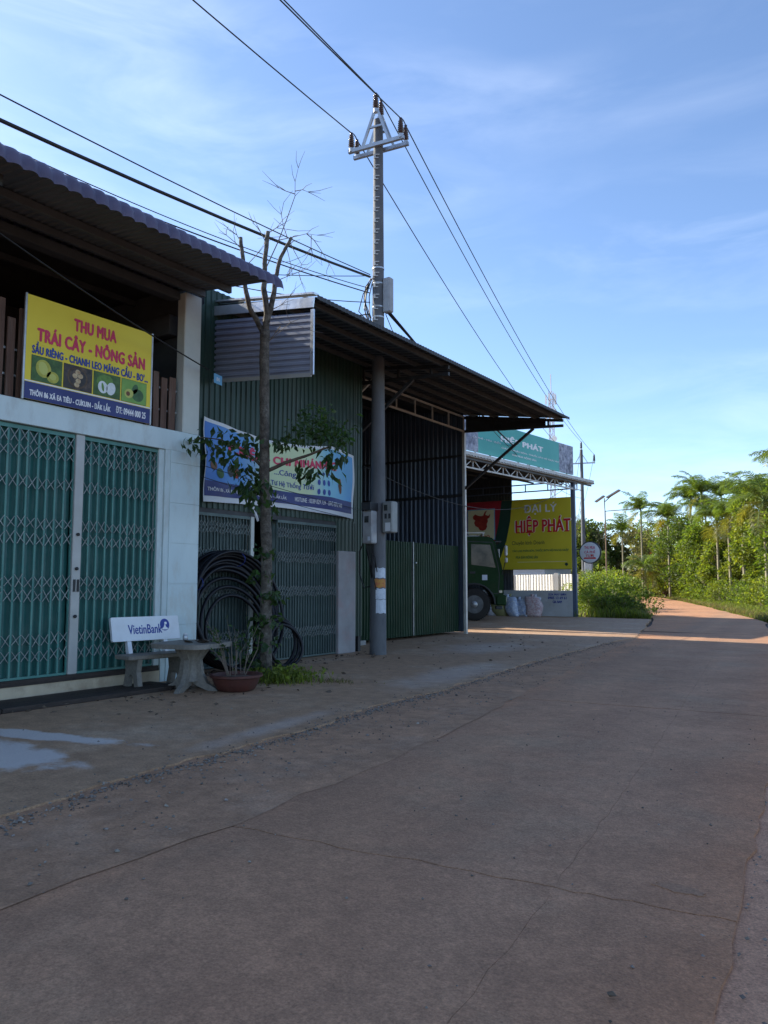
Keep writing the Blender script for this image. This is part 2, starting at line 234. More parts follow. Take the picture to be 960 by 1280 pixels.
def grad_mat():                     # flat print of the irrigation banner: blue ends, pale green-yellow middle
    m = bpy.data.materials.new('banner_print'); m.use_nodes = True; t = m.node_tree; N = t.nodes; l = t.links.new
    b = N['Principled BSDF']; b.inputs['Roughness'].default_value = 0.55
    g = N.new('ShaderNodeNewGeometry'); sp = N.new('ShaderNodeSeparateXYZ'); l(g.outputs['Position'], sp.inputs[0])
    mr = N.new('ShaderNodeMapRange'); mr.inputs[1].default_value = 8.7; mr.inputs[2].default_value = 12.8; l(sp.outputs[1], mr.inputs[0])
    nz = N.new('ShaderNodeTexNoise'); nz.inputs['Scale'].default_value = 1.6; nz.inputs['Detail'].default_value = 5; l(g.outputs['Position'], nz.inputs['Vector'])
    ad = N.new('ShaderNodeMath'); ad.operation = 'MULTIPLY_ADD'; ad.inputs[1].default_value = 0.28; ad.inputs[2].default_value = -0.14; l(nz.outputs[0], ad.inputs[0])
    a2 = N.new('ShaderNodeMath'); a2.operation = 'ADD'; l(ad.outputs[0], a2.inputs[0]); l(mr.outputs[0], a2.inputs[1])
    cr = N.new('ShaderNodeValToRGB'); e = cr.color_ramp.elements
    e[0].position = 0.0; e[0].color = (0.05, 0.17, 0.50, 1); e[1].position = 1.0; e[1].color = (0.10, 0.34, 0.66, 1)
    for p, c in ((0.18, (0.10, 0.30, 0.62, 1)), (0.36, (0.50, 0.60, 0.36, 1)), (0.62, (0.56, 0.64, 0.38, 1)), (0.80, (0.22, 0.50, 0.62, 1))):
        q = e.new(p); q.color = c
    l(a2.outputs[0], cr.inputs[0]); l(cr.outputs[0], b.inputs['Base Color']); MATS['banner_print'] = m
grad_mat()

# ------------------------------------------------------------------ mesh helpers
class MB:
    def __init__(s): s.v = []; s.f = []; s.sm = False
    def add(s, vs, fs):
        o = len(s.v); s.v += [tuple(p) for p in vs]; s.f += [tuple(i + o for i in q) for q in fs]; return s
    def box(s, x0, x1, y0, y1, z0, z1):
        return s.add([(x0, y0, z0), (x1, y0, z0), (x1, y1, z0), (x0, y1, z0), (x0, y0, z1), (x1, y0, z1), (x1, y1, z1), (x0, y1, z1)],
                     [(0, 3, 2, 1), (4, 5, 6, 7), (0, 1, 5, 4), (1, 2, 6, 5), (2, 3, 7, 6), (3, 0, 4, 7)])
    def bbox(s, x0, x1, y0, y1, z0, z1, b=0.01):       # box with chamfered edges
        def ring(z, i): return [(x0 + i, y0 + i * 0, z)] if 0 else None
        o = []
        for z, k in ((z0, b), (z0 + b, 0), (z1 - b, 0), (z1, b)):
            a, c, d, e = x0 + k, x1 - k, y0 + k, y1 - k; q = b
            o.append([(a + q, d, z), (c - q, d, z), (c, d + q, z), (c, e - q, z), (c - q, e, z), (a + q, e, z), (a, e - q, z), (a, d + q, z)])
        vs = [p for r in o for p in r]; fs = [tuple(range(7, -1, -1)), tuple(range(24, 32))]
        for r in range(3):
            for i in range(8): fs.append((r * 8 + i, r * 8 + (i + 1) % 8, r * 8 + 8 + (i + 1) % 8, r * 8 + 8 + i))
        return s.add(vs, fs)
    def bar(s, p, q, w, h=None, upv=(0, 0, 1)):        # square bar from p to q
        p, q = Vector(p), Vector(q); h = h or w; d = (q - p).normalized(); u = Vector(upv)
        if abs(d.dot(u)) > 0.98: u = Vector((1, 0, 0))
        a = d.cross(u).normalized() * w / 2; b = a.cross(d).normalized() * h / 2
        vs = [p - a - b, p + a - b, p + a + b, p - a + b, q - a - b, q + a - b, q + a + b, q - a + b]
        return s.add(vs, [(0, 3, 2, 1), (4, 5, 6, 7), (0, 1, 5, 4), (1, 2, 6, 5), (2, 3, 7, 6), (3, 0, 4, 7)])
    def tube(s, pts, r, n=6, cap=True):
        pts = [Vector(p) for p in pts]; rs = r if isinstance(r, (list, tuple)) else [r] * len(pts)
        rings = []; ref = None
        for i, p in enumerate(pts):
            d = (pts[min(i + 1, len(pts) - 1)] - pts[max(i - 1, 0)]).normalized()
            if ref is None:
                ref = Vector((0, 0, 1)) if abs(d.z) < 0.9 else Vector((1, 0, 0))
            a = (ref - d * ref.dot(d)); a = a.normalized() if a.length > 1e-5 else d.orthogonal().normalized(); ref = a; b = d.cross(a)
            rings.append([p + (a * math.cos(2 * math.pi * k / n) + b * math.sin(2 * math.pi * k / n)) * rs[i] for k in range(n)])
        vs = [p for r_ in rings for p in r_]; fs = []
        for i in range(len(pts) - 1):
            for k in range(n): fs.append((i * n + k, i * n + (k + 1) % n, i * n + n + (k + 1) % n, i * n + n + k))
        if cap: fs += [tuple(range(n - 1, -1, -1)), tuple(range((len(pts) - 1) * n, len(pts) * n))]
        return s.add(vs, fs)
    def lathe(s, c, prof, n=16, axis='Z'):
        vs = []; fs = []
        for (r, h) in prof:
            for k in range(n):
                a = 2 * math.pi * k / n; x, y = r * math.cos(a), r * math.sin(a)
                p = {'Z': (x, y, h), 'Y': (x, h, -y), 'X': (h, x, y)}[axis]
                vs.append((c[0] + p[0], c[1] + p[1], c[2] + p[2]))
        m = len(prof)
        for i in range(m - 1):
            for k in range(n): fs.append((i * n + k, i * n + (k + 1) % n, i * n + n + (k + 1) % n, i * n + n + k))
        fs += [tuple(range(n - 1, -1, -1)), tuple(range((m - 1) * n, m * n))]
        return s.add(vs, fs)
    def prism(s, poly, axis, a0, a1):                  # polygon in the plane across axis, extruded a0..a1
        def P(u, v, a): return {'X': (a, u, v), 'Y': (u, a, v), 'Z': (u, v, a)}[axis]
        n = len(poly); vs = [P(u, v, a0) for u, v in poly] + [P(u, v, a1) for u, v in poly]
        fs = [tuple(range(n - 1, -1, -1)), tuple(range(n, 2 * n))] + [(i, (i + 1) % n, n + (i + 1) % n, n + i) for i in range(n)]
        return s.add(vs, fs)
    def corr(s, o, u, v, n, width, height, pitch=0.2, depth=0.025, kind='trap', rows=1, th=0.0):
        o, u, v, n = Vector(o), Vector(u), Vector(v), Vector(n); pr = []; x = 0.0
        if kind == 'trap':
            while x < width:
                for dx, d in ((0, 0), (0.42, 0), (0.55, 1), (0.87, 1)):
                    if x + dx * pitch <= width: pr.append((x + dx * pitch, d * depth))
                x += pitch
        else:
            k = max(2, int(width / pitch * 8)); pr = [(width * i / k, depth * 0.5 * (1 + math.sin(2 * math.pi * width * i / k / pitch))) for i in range(k)]
        pr.append((width, 0)); m = len(pr)
        vs = [o + u * a + n * (d + th * math.sin(a * 3.1 + j * 1.7 + o.y * 5) * math.sin(j * 2.3 + a * 1.3 + o.y)) + v * (height * j / rows) for j in range(rows + 1) for a, d in pr]
        fs = [(j * m + i, j * m + i + 1, (j + 1) * m + i + 1, (j + 1) * m + i) for j in range(rows) for i in range(m - 1)]
        return s.add(vs, fs)
    def flat(s, pts): return s.add(pts, [tuple(range(len(pts)))])
    def slab(s, poly, z0, z1): return s.prism(poly, 'Z', z0, z1)
    def mesh(s, name, m, off=Vector((0, 0, 0)), smooth=False):
        me = bpy.data.meshes.new(name); me.from_pydata([(p[0] - off[0], p[1] - off[1], p[2] - off[2]) for p in s.v], [], s.f)
        me.validate(); me.update()
        me.materials.append(MATS[m])
        if smooth or s.sm: me.polygons.foreach_set('use_smooth', [True] * len(me.polygons)); 
        if smooth == 'auto':
            me.set_sharp_from_angle(angle=R(40))
        return me
WL = {}                                                # world location of every object (no rotations used)
def link(o, loc, parent=None):
    COL.objects.link(o); loc = Vector(loc); WL[o] = loc
    if parent is not None: o.parent = parent; o.location = loc - WL[parent]
    else: o.location = loc
    return o
def tag(o, label=None, cat=None, group=None, kind=None):
    if label: o['label'] = label
    if cat: o['category'] = cat
    if group: o['group'] = group
    if kind: o['kind'] = kind
    return o
def thing(name, loc, label, cat, group=None):
    o = bpy.data.objects.new(name, None); o.empty_display_size = 0.2; link(o, loc); return tag(o, label, cat, group)
def part(name, mb, m, parent=None, smooth=False, loc=None):
    l = WL[parent] if parent is not None else Vector(loc or (0, 0, 0))
    o = bpy.data.objects.new(name, mb.mesh(name, m, l, smooth)); return link(o, l, parent)
def inst(name, me, loc, parent=None): return link(bpy.data.objects.new(name, me), loc, parent)
def struct(name, mb, m, parent=None, smooth=False):
    o = part(name, mb, m, parent, smooth)
    if parent is None: o['kind'] = 'structure'
    return o
def single(name, mb, m, loc, label, cat, group=None, smooth=False): return tag(part(name, mb, m, None, smooth, loc), label, cat, group)

def text(name, body, m, parent, o, u, v, box, bold=0.0, shear=0.0, extr=0.001, space=1.0):
    """body fitted in box (width, height) centred on o, in the plane of u (reading direction) and v (up)"""
    cu = bpy.data.curves.new(name, 'FONT'); cu.body = body; cu.align_x = 'CENTER'; cu.align_y = 'CENTER'; cu.size = 1.0
    cu.shear = shear; cu.extrude = extr; cu.resolution_u = 3; cu.space_character = space + bold * 1.6
    to = bpy.data.objects.new(name, cu); COL.objects.link(to); bpy.context.view_layer.update()
    me = bpy.data.meshes.new_from_object(to.evaluated_get(bpy.context.evaluated_depsgraph_get())); bpy.data.objects.remove(to)
    base = [p.co.copy() for p in me.vertices]; fs = [tuple(p.vertices) for p in me.polygons]; mb = MB()
    k = bold * 1.25                                    # heavier strokes: copies set side by side, each a hair further out
    for i_, (dx, dy) in enumerate([(0, 0)] + ([(-k, 0), (k, 0), (0, k * .6), (0, -k * .6)] if bold else [])):
        mb.add([(p.x + dx, p.y + dy, p.z + i_ * .0003) for p in base], fs)
    xs = [p[0] for p in mb.v]; ys = [p[1] for p in mb.v]
    w, h = max(xs) - min(xs), max(ys) - min(ys); mx, my = (max(xs) + min(xs)) / 2, (max(ys) + min(ys)) / 2
    o, u, v = Vector(o), Vector(u).normalized(), Vector(v).normalized(); n = u.cross(v)
    mb.v = [tuple(o + u * ((p[0] - mx) / w * box[0]) + v * ((p[1] - my) / h * box[1]) + n * p[2]) for p in mb.v]
    return part(name, mb, m, parent)
def ell(o, u, v, rx, ry, n=20, rot=0.0, thick=0.002):
    """a flat printed ellipse, 2 mm thick"""
    o, u, v = Vector(o), Vector(u), Vector(v); w = u.cross(v).normalized(); mb = MB(); P = []
    for k in range(n):
        a = 2 * math.pi * k / n; x, y = rx * math.cos(a), ry * math.sin(a); P.append(o + u * (x * math.cos(rot) - y * math.sin(rot)) + v * (x * math.sin(rot) + y * math.cos(rot)))
    return mb.add(P + [p + w * thick for p in P], [tuple(range(n, 2 * n))] + [(k, (k + 1) % n, n + (k + 1) % n, n + k) for k in range(n)])
def plate(o, u, v, poly, thick=0.004):
    o, u, v = Vector(o), Vector(u), Vector(v); w = u.cross(v).normalized(); P = [o + u * a + v * b for a, b in poly]; n = len(P)
    return MB().add(P + [p + w * thick for p in P], [tuple(range(n - 1, -1, -1)), tuple(range(n, 2 * n))] + [(k, (k + 1) % n, n + (k + 1) % n, n + k) for k in range(n)])

def lerp(tab, y):
    if y <= tab[0][0]: return tab[0][1]
    for (a, b), (c, d) in zip(tab, tab[1:]):
        if y <= c: return b + (d - b) * (y - a) / (c - a)
    return tab[-1][1]
UY, UZ, UX = Vector((0, 1, 0)), Vector((0, 0, 1)), Vector((1, 0, 0))
rnd = random.Random(11)
J = lambda a: rnd.uniform(-a, a)
#@@SETTING
# ================================================================== SETTING
RE = [(-12, 0.75), (2.7, -0.62), (7, -1.02), (20, -2.75), (32, -4.6), (50, -10.2), (66, -15.6), (82, -21.3), (100, -30), (118, -42), (135, -58)]
LE = [(-12, -3.4), (2.0, -3.45), (3.3, -3.48), (5.3, -3.64), (8.3, -4.1), (14, -5.1), (20, -6.0), (27, -7.5), (32, -8.7), (50, -14.3), (66, -19.7), (82, -25.6), (100, -34.6), (118, -46.5), (135, -63)]
AE = [(-12, -4.2), (2.6, -4.56), (3.5, -4.78), (4.4, -4.83), (5.3, -4.86), (7.5, -5.2), (8.9, -5.22), (12, -5.62), (17, -6.05), (20.6, -6.1), (27, -7.56), (31.6, -8.7)]
g = MB(); g.add([(-1500, -600, -0.10), (1500, -600, -0.10), (1500, 2400, -0.10), (-1500, 2400, -0.10)], [(0, 1, 2, 3)])
struct('ground', g, 'soil')
# road: bed plus cast slabs with open joints
bed = MB(); ys = [-12 + 2 * i for i in range(74)]
vs = []; [vs.extend([(lerp(LE, y) - 0.05, y, -0.060), (lerp(RE, y) + 0.05, y, -0.060)]) for y in ys]
bed.add(vs, [(2 * i, 2 * i + 1, 2 * i + 3, 2 * i + 2) for i in range(len(ys) - 1)])
road = struct('road', bed, 'joint')
def jag(p, q, n, a, r):
    o = []
    for i in range(n + 1):
        t = i / n; k = a * (1 if 0 < i < n else 0)
        o.append((p[0] + (q[0] - p[0]) * t + r.uniform(-k, k), p[1] + (q[1] - p[1]) * t + r.uniform(-k, k)))
    return o
rj = random.Random(5)
JY = [-8.2 + 2.9 * i + rj.uniform(-.12, .12) for i in range(12)]
JY[4] = 3.42; JY[5] = 6.32
MIDX = [(-12, 0.2), (2.3, -1.30), (6.4, -1.84), (14, -2.95), (24, -4.6), (40, -8.5)]
cross = []
for y in JY:
    l0 = (lerp(LE, y), y - 0.08); m0 = (lerp(MIDX, y + .12), y + 0.14); r0 = (lerp(RE, y), y + 0.22)
    cross.append((jag(l0, m0, 14, 0.022, rj), jag(m0, r0, 9, 0.018, rj)))
mids = [jag(cross[i][0][-1], cross[i + 1][0][-1], 16, 0.012, rj) for i in range(len(JY) - 1)]
gp = 0.0035
for i in range(len(JY) - 1):
    ya, yb = JY[i], JY[i + 1]
    lft = [(lerp(LE, ya + (yb - ya) * k / 14) + J(.05), ya - 0.08 + (yb - ya) * k / 14) for k in range(1, 14)]
    rgt = [(lerp(RE, ya + (yb - ya) * k / 14) + J(.02), ya + 0.22 + (yb - ya) * k / 14) for k in range(1, 14)]
    near, far, mid = cross[i], cross[i + 1], mids[i]
    A = [(x, y + gp) for x, y in near[0]] + [(x - .0009, y) for x, y in mid[1:-1]] + [(x, y - gp) for x, y in reversed(far[0])] + list(reversed(lft))
    B = [(x, y + gp) for x, y in near[1]] + rgt + [(x, y - gp) for x, y in reversed(far[1])] + [(x + .0009, y) for x, y in reversed(mid[1:-1])]
    for P in (A, B):
        part('slab', MB().slab(P, -0.055, -0.020 + rj.uniform(-.002, .002)), 'road', road)
y0 = JY[-1] + 0.25; far = MB(); ys = [y0] + [y0 + 1.5 * i for i in range(1, 74)]; vs = []
for y in ys: vs += [(lerp(LE, y) + J(.08), y, -0.022), (lerp(RE, y) + J(.08), y, -0.022)]
far.add(vs, [(2 * i, 2 * i + 1, 2 * i + 3, 2 * i + 2) for i in range(len(ys) - 1)])
part('slab', far, 'road', road)
stn = MB(); rq = random.Random(12); P = []
for k in range(26):
    a = 2 * math.pi * k / 26; P.append((-0.97 + .115 * math.cos(a) * rq.uniform(.8, 1.15), 3.86 + .05 * math.sin(a) * rq.uniform(.7, 1.2)))
part('oil_mark', MB().slab(P, -.03, -.0155), 'stain_dark', road)
# worn strip between road and forecourt
vg = MB(); ys = [-12 + 0.35 * i for i in range(98)]; vs = []
for y in ys: vs += [(lerp(AE, y) - 0.4, y, -0.016), (lerp(LE, y) + 0.07 + J(.05), y, -0.0168)]
vg.add(vs, [(2 * i, 2 * i + 1, 2 * i + 3, 2 * i + 2) for i in range(len(ys) - 1)])
struct('worn_verge', vg, 'verge')
# concrete forecourt with a broken edge
ap = MB(); ys = [-12 + 0.12 * i for i in range(363)]; edge = []; w = 0
for y in ys:
    w = w * 0.85 + J(0.035); edge.append((lerp(AE, y) + w + J(.028), y))
poly = edge + [(-8.7, 31.7), (-12.2, 31.9), (-24, 31.9), (-24, -12)]
ap.slab(poly, -0.09, 0.0)
forecourt = struct('forecourt', ap, 'apron')
# gravel shoulder to the right of the road
sh = MB(); ys = [-12 + 0.5 * i for i in range(80)]; vs = []
for y in ys:
    x = lerp(RE, y); vs += [(x - 0.06, y, -0.034), (x + 1.6 + J(.2), y, -0.045), (x + 2.6, y, -0.12)]
sh.add(vs, [(3 * i + k, 3 * i + k + 1, 3 * i + k + 4, 3 * i + k + 3) for i in range(len(ys) - 1) for k in (0, 1)])
struct('shoulder', sh, 'gravel')
# rubble crumbs along the broken edge (countless)
rb = MB(); r = random.Random(21)
def crumb(mb, c, s, r):
    a = [Vector((r.uniform(-1, 1), r.uniform(-1, 1), r.uniform(-.7, .7))).normalized() * s * r.uniform(.6, 1) for _ in range(6)]
    pts = [Vector((s, 0, 0)), Vector((0, s, 0)), Vector((-s, 0, 0)), Vector((0, -s, 0)), Vector((0, 0, s * .7)), Vector((0, 0, -s * .5))]
    pts = [Vector(c) + p + q * .35 for p, q in zip(pts, a)]
    mb.add(pts, [(0, 1, 4), (1, 2, 4), (2, 3, 4), (3, 0, 4), (1, 0, 5), (2, 1, 5), (3, 2, 5), (0, 3, 5)])
for i in range(2400):
    y = r.uniform(1.8, 19) if i % 3 else r.uniform(1.8, 9); x = lerp(AE, y) + abs(r.gauss(0, 0.10)) + (r.uniform(-.3, 1.0) if r.random() < .25 else 0.02)
    crumb(rb, (x, y, -0.012 if x > lerp(AE, y) + .03 else 0.004), r.uniform(.004, .016) * (1.5 if r.random() < .07 else 1), r)
for i in range(700):
    y = r.uniform(1.5, 14); x = lerp(RE, y) + r.uniform(-.1, .9); crumb(rb, (x, y, -0.024), r.uniform(.004, .012), r)
for i in range(160):
    y = r.uniform(2, 12); x = r.uniform(lerp(LE, y), lerp(RE, y)); crumb(rb, (x, y, -0.016), r.uniform(.004, .011), r)
for i in range(260):
    y = r.uniform(4, 19); x = r.uniform(-9.0, lerp(AE, y)); crumb(rb, (x, y, 0.003), r.uniform(.004, .014), r)
tag(part('rubble', rb, 'rubble'), 'grey rubble crumbs along the broken edge of the forecourt', 'rubble', kind='stuff')
tag(single('loose_stone', MB(), 'rubble', (0, 0, 0), '', ''), None) if 0 else None
st = MB(); crumb(st, (-0.93, 2.74, -0.005), 0.018, random.Random(2)); single('stone', st, 'bark_dark', (-0.93, 2.74, -0.02), 'small grey stone lying on the road near the gravel shoulder', 'stone')
st = MB(); crumb(st, (-8.55, 12.15, 0.03), 0.07, random.Random(4)); single('stone', st, 'bark_dark', (-8.55, 12.15, 0), 'dark lump of stone on the forecourt before the concrete pole', 'stone')
#@@B1
# ================================================================== BUILDING 1: white shophouse
FX = -9.0
h1 = thing('shophouse', (FX, 5.0, 0), 'white rendered shophouse with teal folding gates and purple roof edge', 'building')
# threshold and masonry
part('threshold', MB().box(-9.45, FX, -2.6, 7.43, 0.0, 0.165), 'cream', h1)
part('gate_sill', MB().box(-9.35, FX + 0.012, -2.6, 7.40, 0.165, 0.235), 'dark_timber', h1)
part('beam', MB().bbox(-9.42, FX, -3.0, 8.10, 3.385, 3.690, 0.006), 'white_wall', h1)
# tiled pillar: lower part is faced with big tiles, upper part is a slimmer cream column
pil = part('pillar', MB().box(-9.42, FX - 0.004, 7.44, 8.095, 0.0, 3.384), 'white_wall', h1)
for k, (z0, z1) in enumerate([(0.0, 0.80), (0.805, 1.40), (1.405, 2.0), (2.005, 2.60), (2.605, 3.20), (3.205, 3.383)]):
    part('tile', MB().box(FX - 0.004, FX + 0.010, 7.53, 8.095, z0, z1), 'tile_wall', pil)
part('column', MB().bbox(-9.20, FX - 0.02, 7.76, 8.09, 3.690, 5.90, 0.012), 'cream_col', h1)
part('column', MB().bbox(-9.38, FX - 0.02, -2.9, -2.6, 0.0, 5.90, 0.012), 'cream_col', h1)
part('pillar', MB().box(-9.42, FX, 2.75, 3.15, 0.0, 3.384), 'white_wall', h1)
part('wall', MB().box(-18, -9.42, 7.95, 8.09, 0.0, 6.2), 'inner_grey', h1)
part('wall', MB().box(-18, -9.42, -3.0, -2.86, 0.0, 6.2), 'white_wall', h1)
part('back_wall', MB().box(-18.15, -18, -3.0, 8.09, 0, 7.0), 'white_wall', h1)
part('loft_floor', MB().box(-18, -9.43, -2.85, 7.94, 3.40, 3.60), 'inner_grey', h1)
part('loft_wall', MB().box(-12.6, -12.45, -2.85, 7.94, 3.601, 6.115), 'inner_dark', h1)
part('cross_beam', MB().bbox(-12.4, -9.385, 7.76, 7.93, 5.30, 5.62, 0.01), 'inner_grey', h1)
part('cross_beam', MB().bbox(-12.4, -9.385, 4.4, 4.58, 5.55, 5.80, 0.01), 'inner_grey', h1)
part('ring_beam', MB().bbox(-9.30, -9.12, -2.6, 7.74, 5.78, 5.92, 0.01), 'inner_grey', h1)
# roof: wavy tile sheet with a rounded drip edge
rf = MB(); pit = 0.172; nW = int(11.2 / pit); prof = [(-13.2, 6.52, 0), (-9.2, 6.06, 0), (-7.60, 5.885, 0), (-7.44, 5.855, 0.2), (-7.36, 5.81, 0.6), (-7.31, 5.74, 1.0), (-7.285, 5.66, 1.0), (-7.28, 5.615, 0.9)]
cols = []; N = nW * 8
for j in range(N + 1):
    y = 8.06 - 11.2 * j / N; wv = abs(math.sin(math.pi * (8.06 - y) / pit)) ** 0.7
    for (x, z, k) in prof: cols.append((x + 0.05 * wv * k, y, z + 0.030 * wv * (1 - 0.6 * k)))
m = len(prof); rf.add(cols, [(j * m + i, j * m + i + 1, (j + 1) * m + i + 1, (j + 1) * m + i) for j in range(N) for i in range(m - 1)])
roof1 = part('roof', rf, 'purple_roof', h1, smooth=True)
part('rear_roof', MB().add([(-13.2, -3.14, 6.52), (-13.2, 8.06, 6.52), (-18.4, 8.06, 6.9), (-18.4, -3.14, 6.9), (-13.2, -3.14, 6.44), (-13.2, 8.06, 6.44), (-18.4, 8.06, 6.82), (-18.4, -3.14, 6.82)], [(0, 1, 2, 3), (7, 6, 5, 4), (0, 4, 5, 1), (1, 5, 6, 2), (2, 6, 7, 3), (3, 7, 4, 0)]), 'purple_roof', h1)
us = MB(); us.corr((-7.42, 8.03, 5.80), (0, -1, 0), (-1.78, 0, 0.20), (0, 0, -1), 11.1, 1.0, 0.10, 0.014, 'trap')     # ribbed soffit sheet
part('soffit', us, 'soffit_grey', roof1)
for x in (-8.28, -8.85, -9.6, -10.5, -11.4):
    z = 5.80 + (-7.42 - x) * 0.1124 - 0.075
    part('purlin', MB().box(x - 0.03, x + 0.03, -3.0, 7.98, z - 0.045, z + 0.045), 'post_dark' if x > -9 else 'inner_grey', roof1)
for y in (0.4, 4.05):
    part('bracket', MB().bar((-9.05, y, 5.74), (-7.62, y, 5.60), 0.06, 0.12), 'dark_metal', roof1)
part('ceiling', MB().box(-12.45, -9.0, -2.85, 7.93, 6.12, 6.16), 'inner_dark', roof1)
# railing of rough boards behind the banner
bd = MB().box(-0.012, 0.012, -0.048, 0.048, 0, 1).mesh('board', 'brown_wood')
rr_ = random.Random(3); y = 2.2; k = 0
while y < 7.72:
    o = inst('board', bd, (FX - 0.11 + rr_.uniform(-.012, .012), y, 3.692), h1); o.scale = (1, rr_.uniform(.75, 1.25), rr_.uniform(1.02, 1.25) if y < 5.4 else rr_.uniform(0.78, 0.86))
    o.rotation_euler = (rr_.uniform(-.02, .02), 0, rr_.uniform(-.06, .06)); y += rr_.uniform(0.135, 0.165)
for z in (4.0, 4.33): part('rail', MB().bar((FX - 0.15, -2.5, z), (FX - 0.15, 7.74, z), 0.025), 'steel', h1)
# folding gates
def folding_gate(parent, X, ya, yb, z0, z1, pitch, rows, names, slat_m, bar_m, link_m, single_links=True, slats=True, phase=0.0):
    gt = part('folding_gate', MB().box(X - 0.05, X + 0.03, ya, yb, z1 - 0.05, z1), bar_m, parent); part('bottom_rail', MB().box(X - 0.04, X + 0.02, ya, yb, z0, z0 + 0.03), bar_m, gt)
    n = max(2, round((yb - ya) / pitch)); p = (yb - ya) / n; bw = min(0.028, p * 0.2); rg = random.Random(int(ya * 100))
    bm_ = MB().box(-0.014, 0.014, -bw / 2, bw / 2, z0 + 0.03, z1 - 0.05).mesh('bar', bar_m)
    sm_ = MB().add([(-.03, -p / 2, z0 + .032), (-.008, 0, z0 + .032), (-.03, p / 2, z0 + .032), (-.03, -p / 2, z1 - .052), (-.008, 0, z1 - .052), (-.03, p / 2, z1 - .052),
                    (-.034, -p / 2, z0 + .032), (-.012, 0, z0 + .032), (-.034, p / 2, z0 + .032), (-.034, -p / 2, z1 - .052), (-.012, 0, z1 - .052), (-.034, p / 2, z1 - .052)],
                   [(0, 1, 4, 3), (1, 2, 5, 4), (7, 6, 9, 10), (8, 7, 10, 11)]).mesh('slat', slat_m)
    lk = MB(); s = p * 0.40; hh = min(0.068, p * 0.6)
    for sg in (1, -1):                                # two bowed flats that cross
        pts = [Vector((0.004 * sg, sg * s * (t * .8 + .2 * t ** 3), hh * (t * 0.85 + 0.15 * t ** 3))) for t in (-1, -.55, -.2, .2, .55, 1)]
        for a, b in zip(pts, pts[1:]): lk.bar(a, b, 0.006, 0.0135, (1, 0, 0))
    if single_links: lm = lk.mesh('lattice_link', link_m)
    allk = MB()
    for i in range(n + 1):
        y = ya + p * i + (0 if i in (0, n) else rg.uniform(-.005, .005)); inst('bar', bm_, (X + 0.006, y, 0), gt).rotation_euler.x = rg.uniform(-.0035, .0035)
        if i < n:
            yc = y + p / 2
            if slats: inst('slat', sm_, (X - 0.02, ya + p * (i + .5), 0), gt)
            for rz in rows:
                z = rz + rg.uniform(-.008, .008) + 0.012 * math.sin(i * 1.3)
                if single_links:
                    lo = inst('lattice_link', lm, (X + 0.026, yc, z), gt); lo.rotation_euler.x = rg.uniform(-.10, .10); lo.scale = (1, 1, rg.uniform(.85, 1.18))
                else: allk.add([(q[0] + X + 0.026, q[1] + yc, q[2] + z) for q in lk.v], lk.f)
    if not single_links: part('lattice', allk, link_m, gt)['kind'] = 'stuff'
    return gt
ROWS = [0.51, 0.71, 1.25, 1.43, 1.97, 2.165, 2.68, 3.06, 3.24]
folding_gate(h1, FX - 0.09, 3.16, 5.985, 0.235, 3.375, 0.128, ROWS, None, 'teal_slat', 'teal_bar', 'link_grey')
folding_gate(h1, FX - 0.09, 6.125, 7.34, 0.235, 3.375, 0.122, ROWS, None, 'teal_slat', 'teal_bar', 'link_grey')
part('closed_shutter', MB().corr((FX - 0.1, -2.5, 0.235), UY, UZ, UX, 5.2, 3.1, 0.13, 0.03), 'teal_slat', h1)
gp_ = part('gate_post', MB().bbox(-9.13, -9.035, 5.99, 6.12, 0.235, 3.383, 0.008), 'post_grey', h1)
for z in (2.05, 1.60, 0.98): part('lock', MB().lathe((-9.034, 6.055, z), [(0.022, 0), (0.022, 0.02), (0.010, 0.028)], 12, 'X'), 'dark_metal', gp_)
for y in (6.03, 6.085): part('handle', MB().box(-9.036, -9.022, y - 0.014, y + 0.014, 1.30, 1.46), 'dark_metal', gp_)
part('jamb', MB().bbox(-9.20, -9.03, 7.345, 7.438, 0.235, 3.383, 0.006), 'white_wall', h1)
# two rows of dark boards over the gutter in front of the threshold
for k, (x0, x1, z) in enumerate([(-8.46, -8.16, 0.055), (-8.93, -8.50, 0.035)]):
    yy = -2.4; j = 0
    while yy < 7.2:
        y2 = min(yy + 2.35, 7.25)
        single('timber_plank', MB().bbox(x0 + J(.015), x1 + J(.015), yy, y2 - 0.02, 0.0, z, 0.006), 'dark_timber', (x0, yy, 0),
               ['outer', 'inner'][k] + ' dark plank before the teal gates, ' + ['beyond the left edge', 'just outside the left edge', 'at the left edge', 'beside the stone bench', 'under the stone bench'][min(j, 4)], 'plank', 'dark planks before the gates')
        yy = y2; j += 1
# yellow banner on the railing
UA, BZ0, BZ1 = FX + 0.03, 3.70, 5.03
b1 = thing('banner', (UA, 6.14, BZ0), 'yellow fruit-buying banner with four fruit photos above the teal gates', 'banner')
part('panel', plate((UA, 5.185, BZ0), UY, UZ, [(0, 0), (1.91, 0), (1.91, 1.33), (0, 1.33)], 0.012), 'yellow', b1)
part('footer', plate((UA + 0.013, 5.185, BZ0), UY, UZ, [(0, 0.0), (1.91, 0.0), (1.91, 0.215), (0, 0.215)], 0.002), 'navy', b1)
part('line', plate((UA + 0.013, 5.185, BZ0), UY, UZ, [(0, 0.222), (1.91, 0.222), (1.91, 0.236), (0, 0.236)], 0.002), 'print_white', b1)
for y in (5.17, 7.11): part('frame', MB().bar((UA, y, BZ0 - .01), (UA, y, BZ1 + .01), 0.025), 'steel', b1)
def tx1(name, s, m, y, z, w, h, b=0.02): text(name, s, m, b1, (UA + 0.0155, 5.185 + y, BZ0 + z), UY, UZ, (w, h), b)
tx1('lettering', 'THU MUA', 'print_red', 0.98, 1.115, 0.66, 0.175, .05)
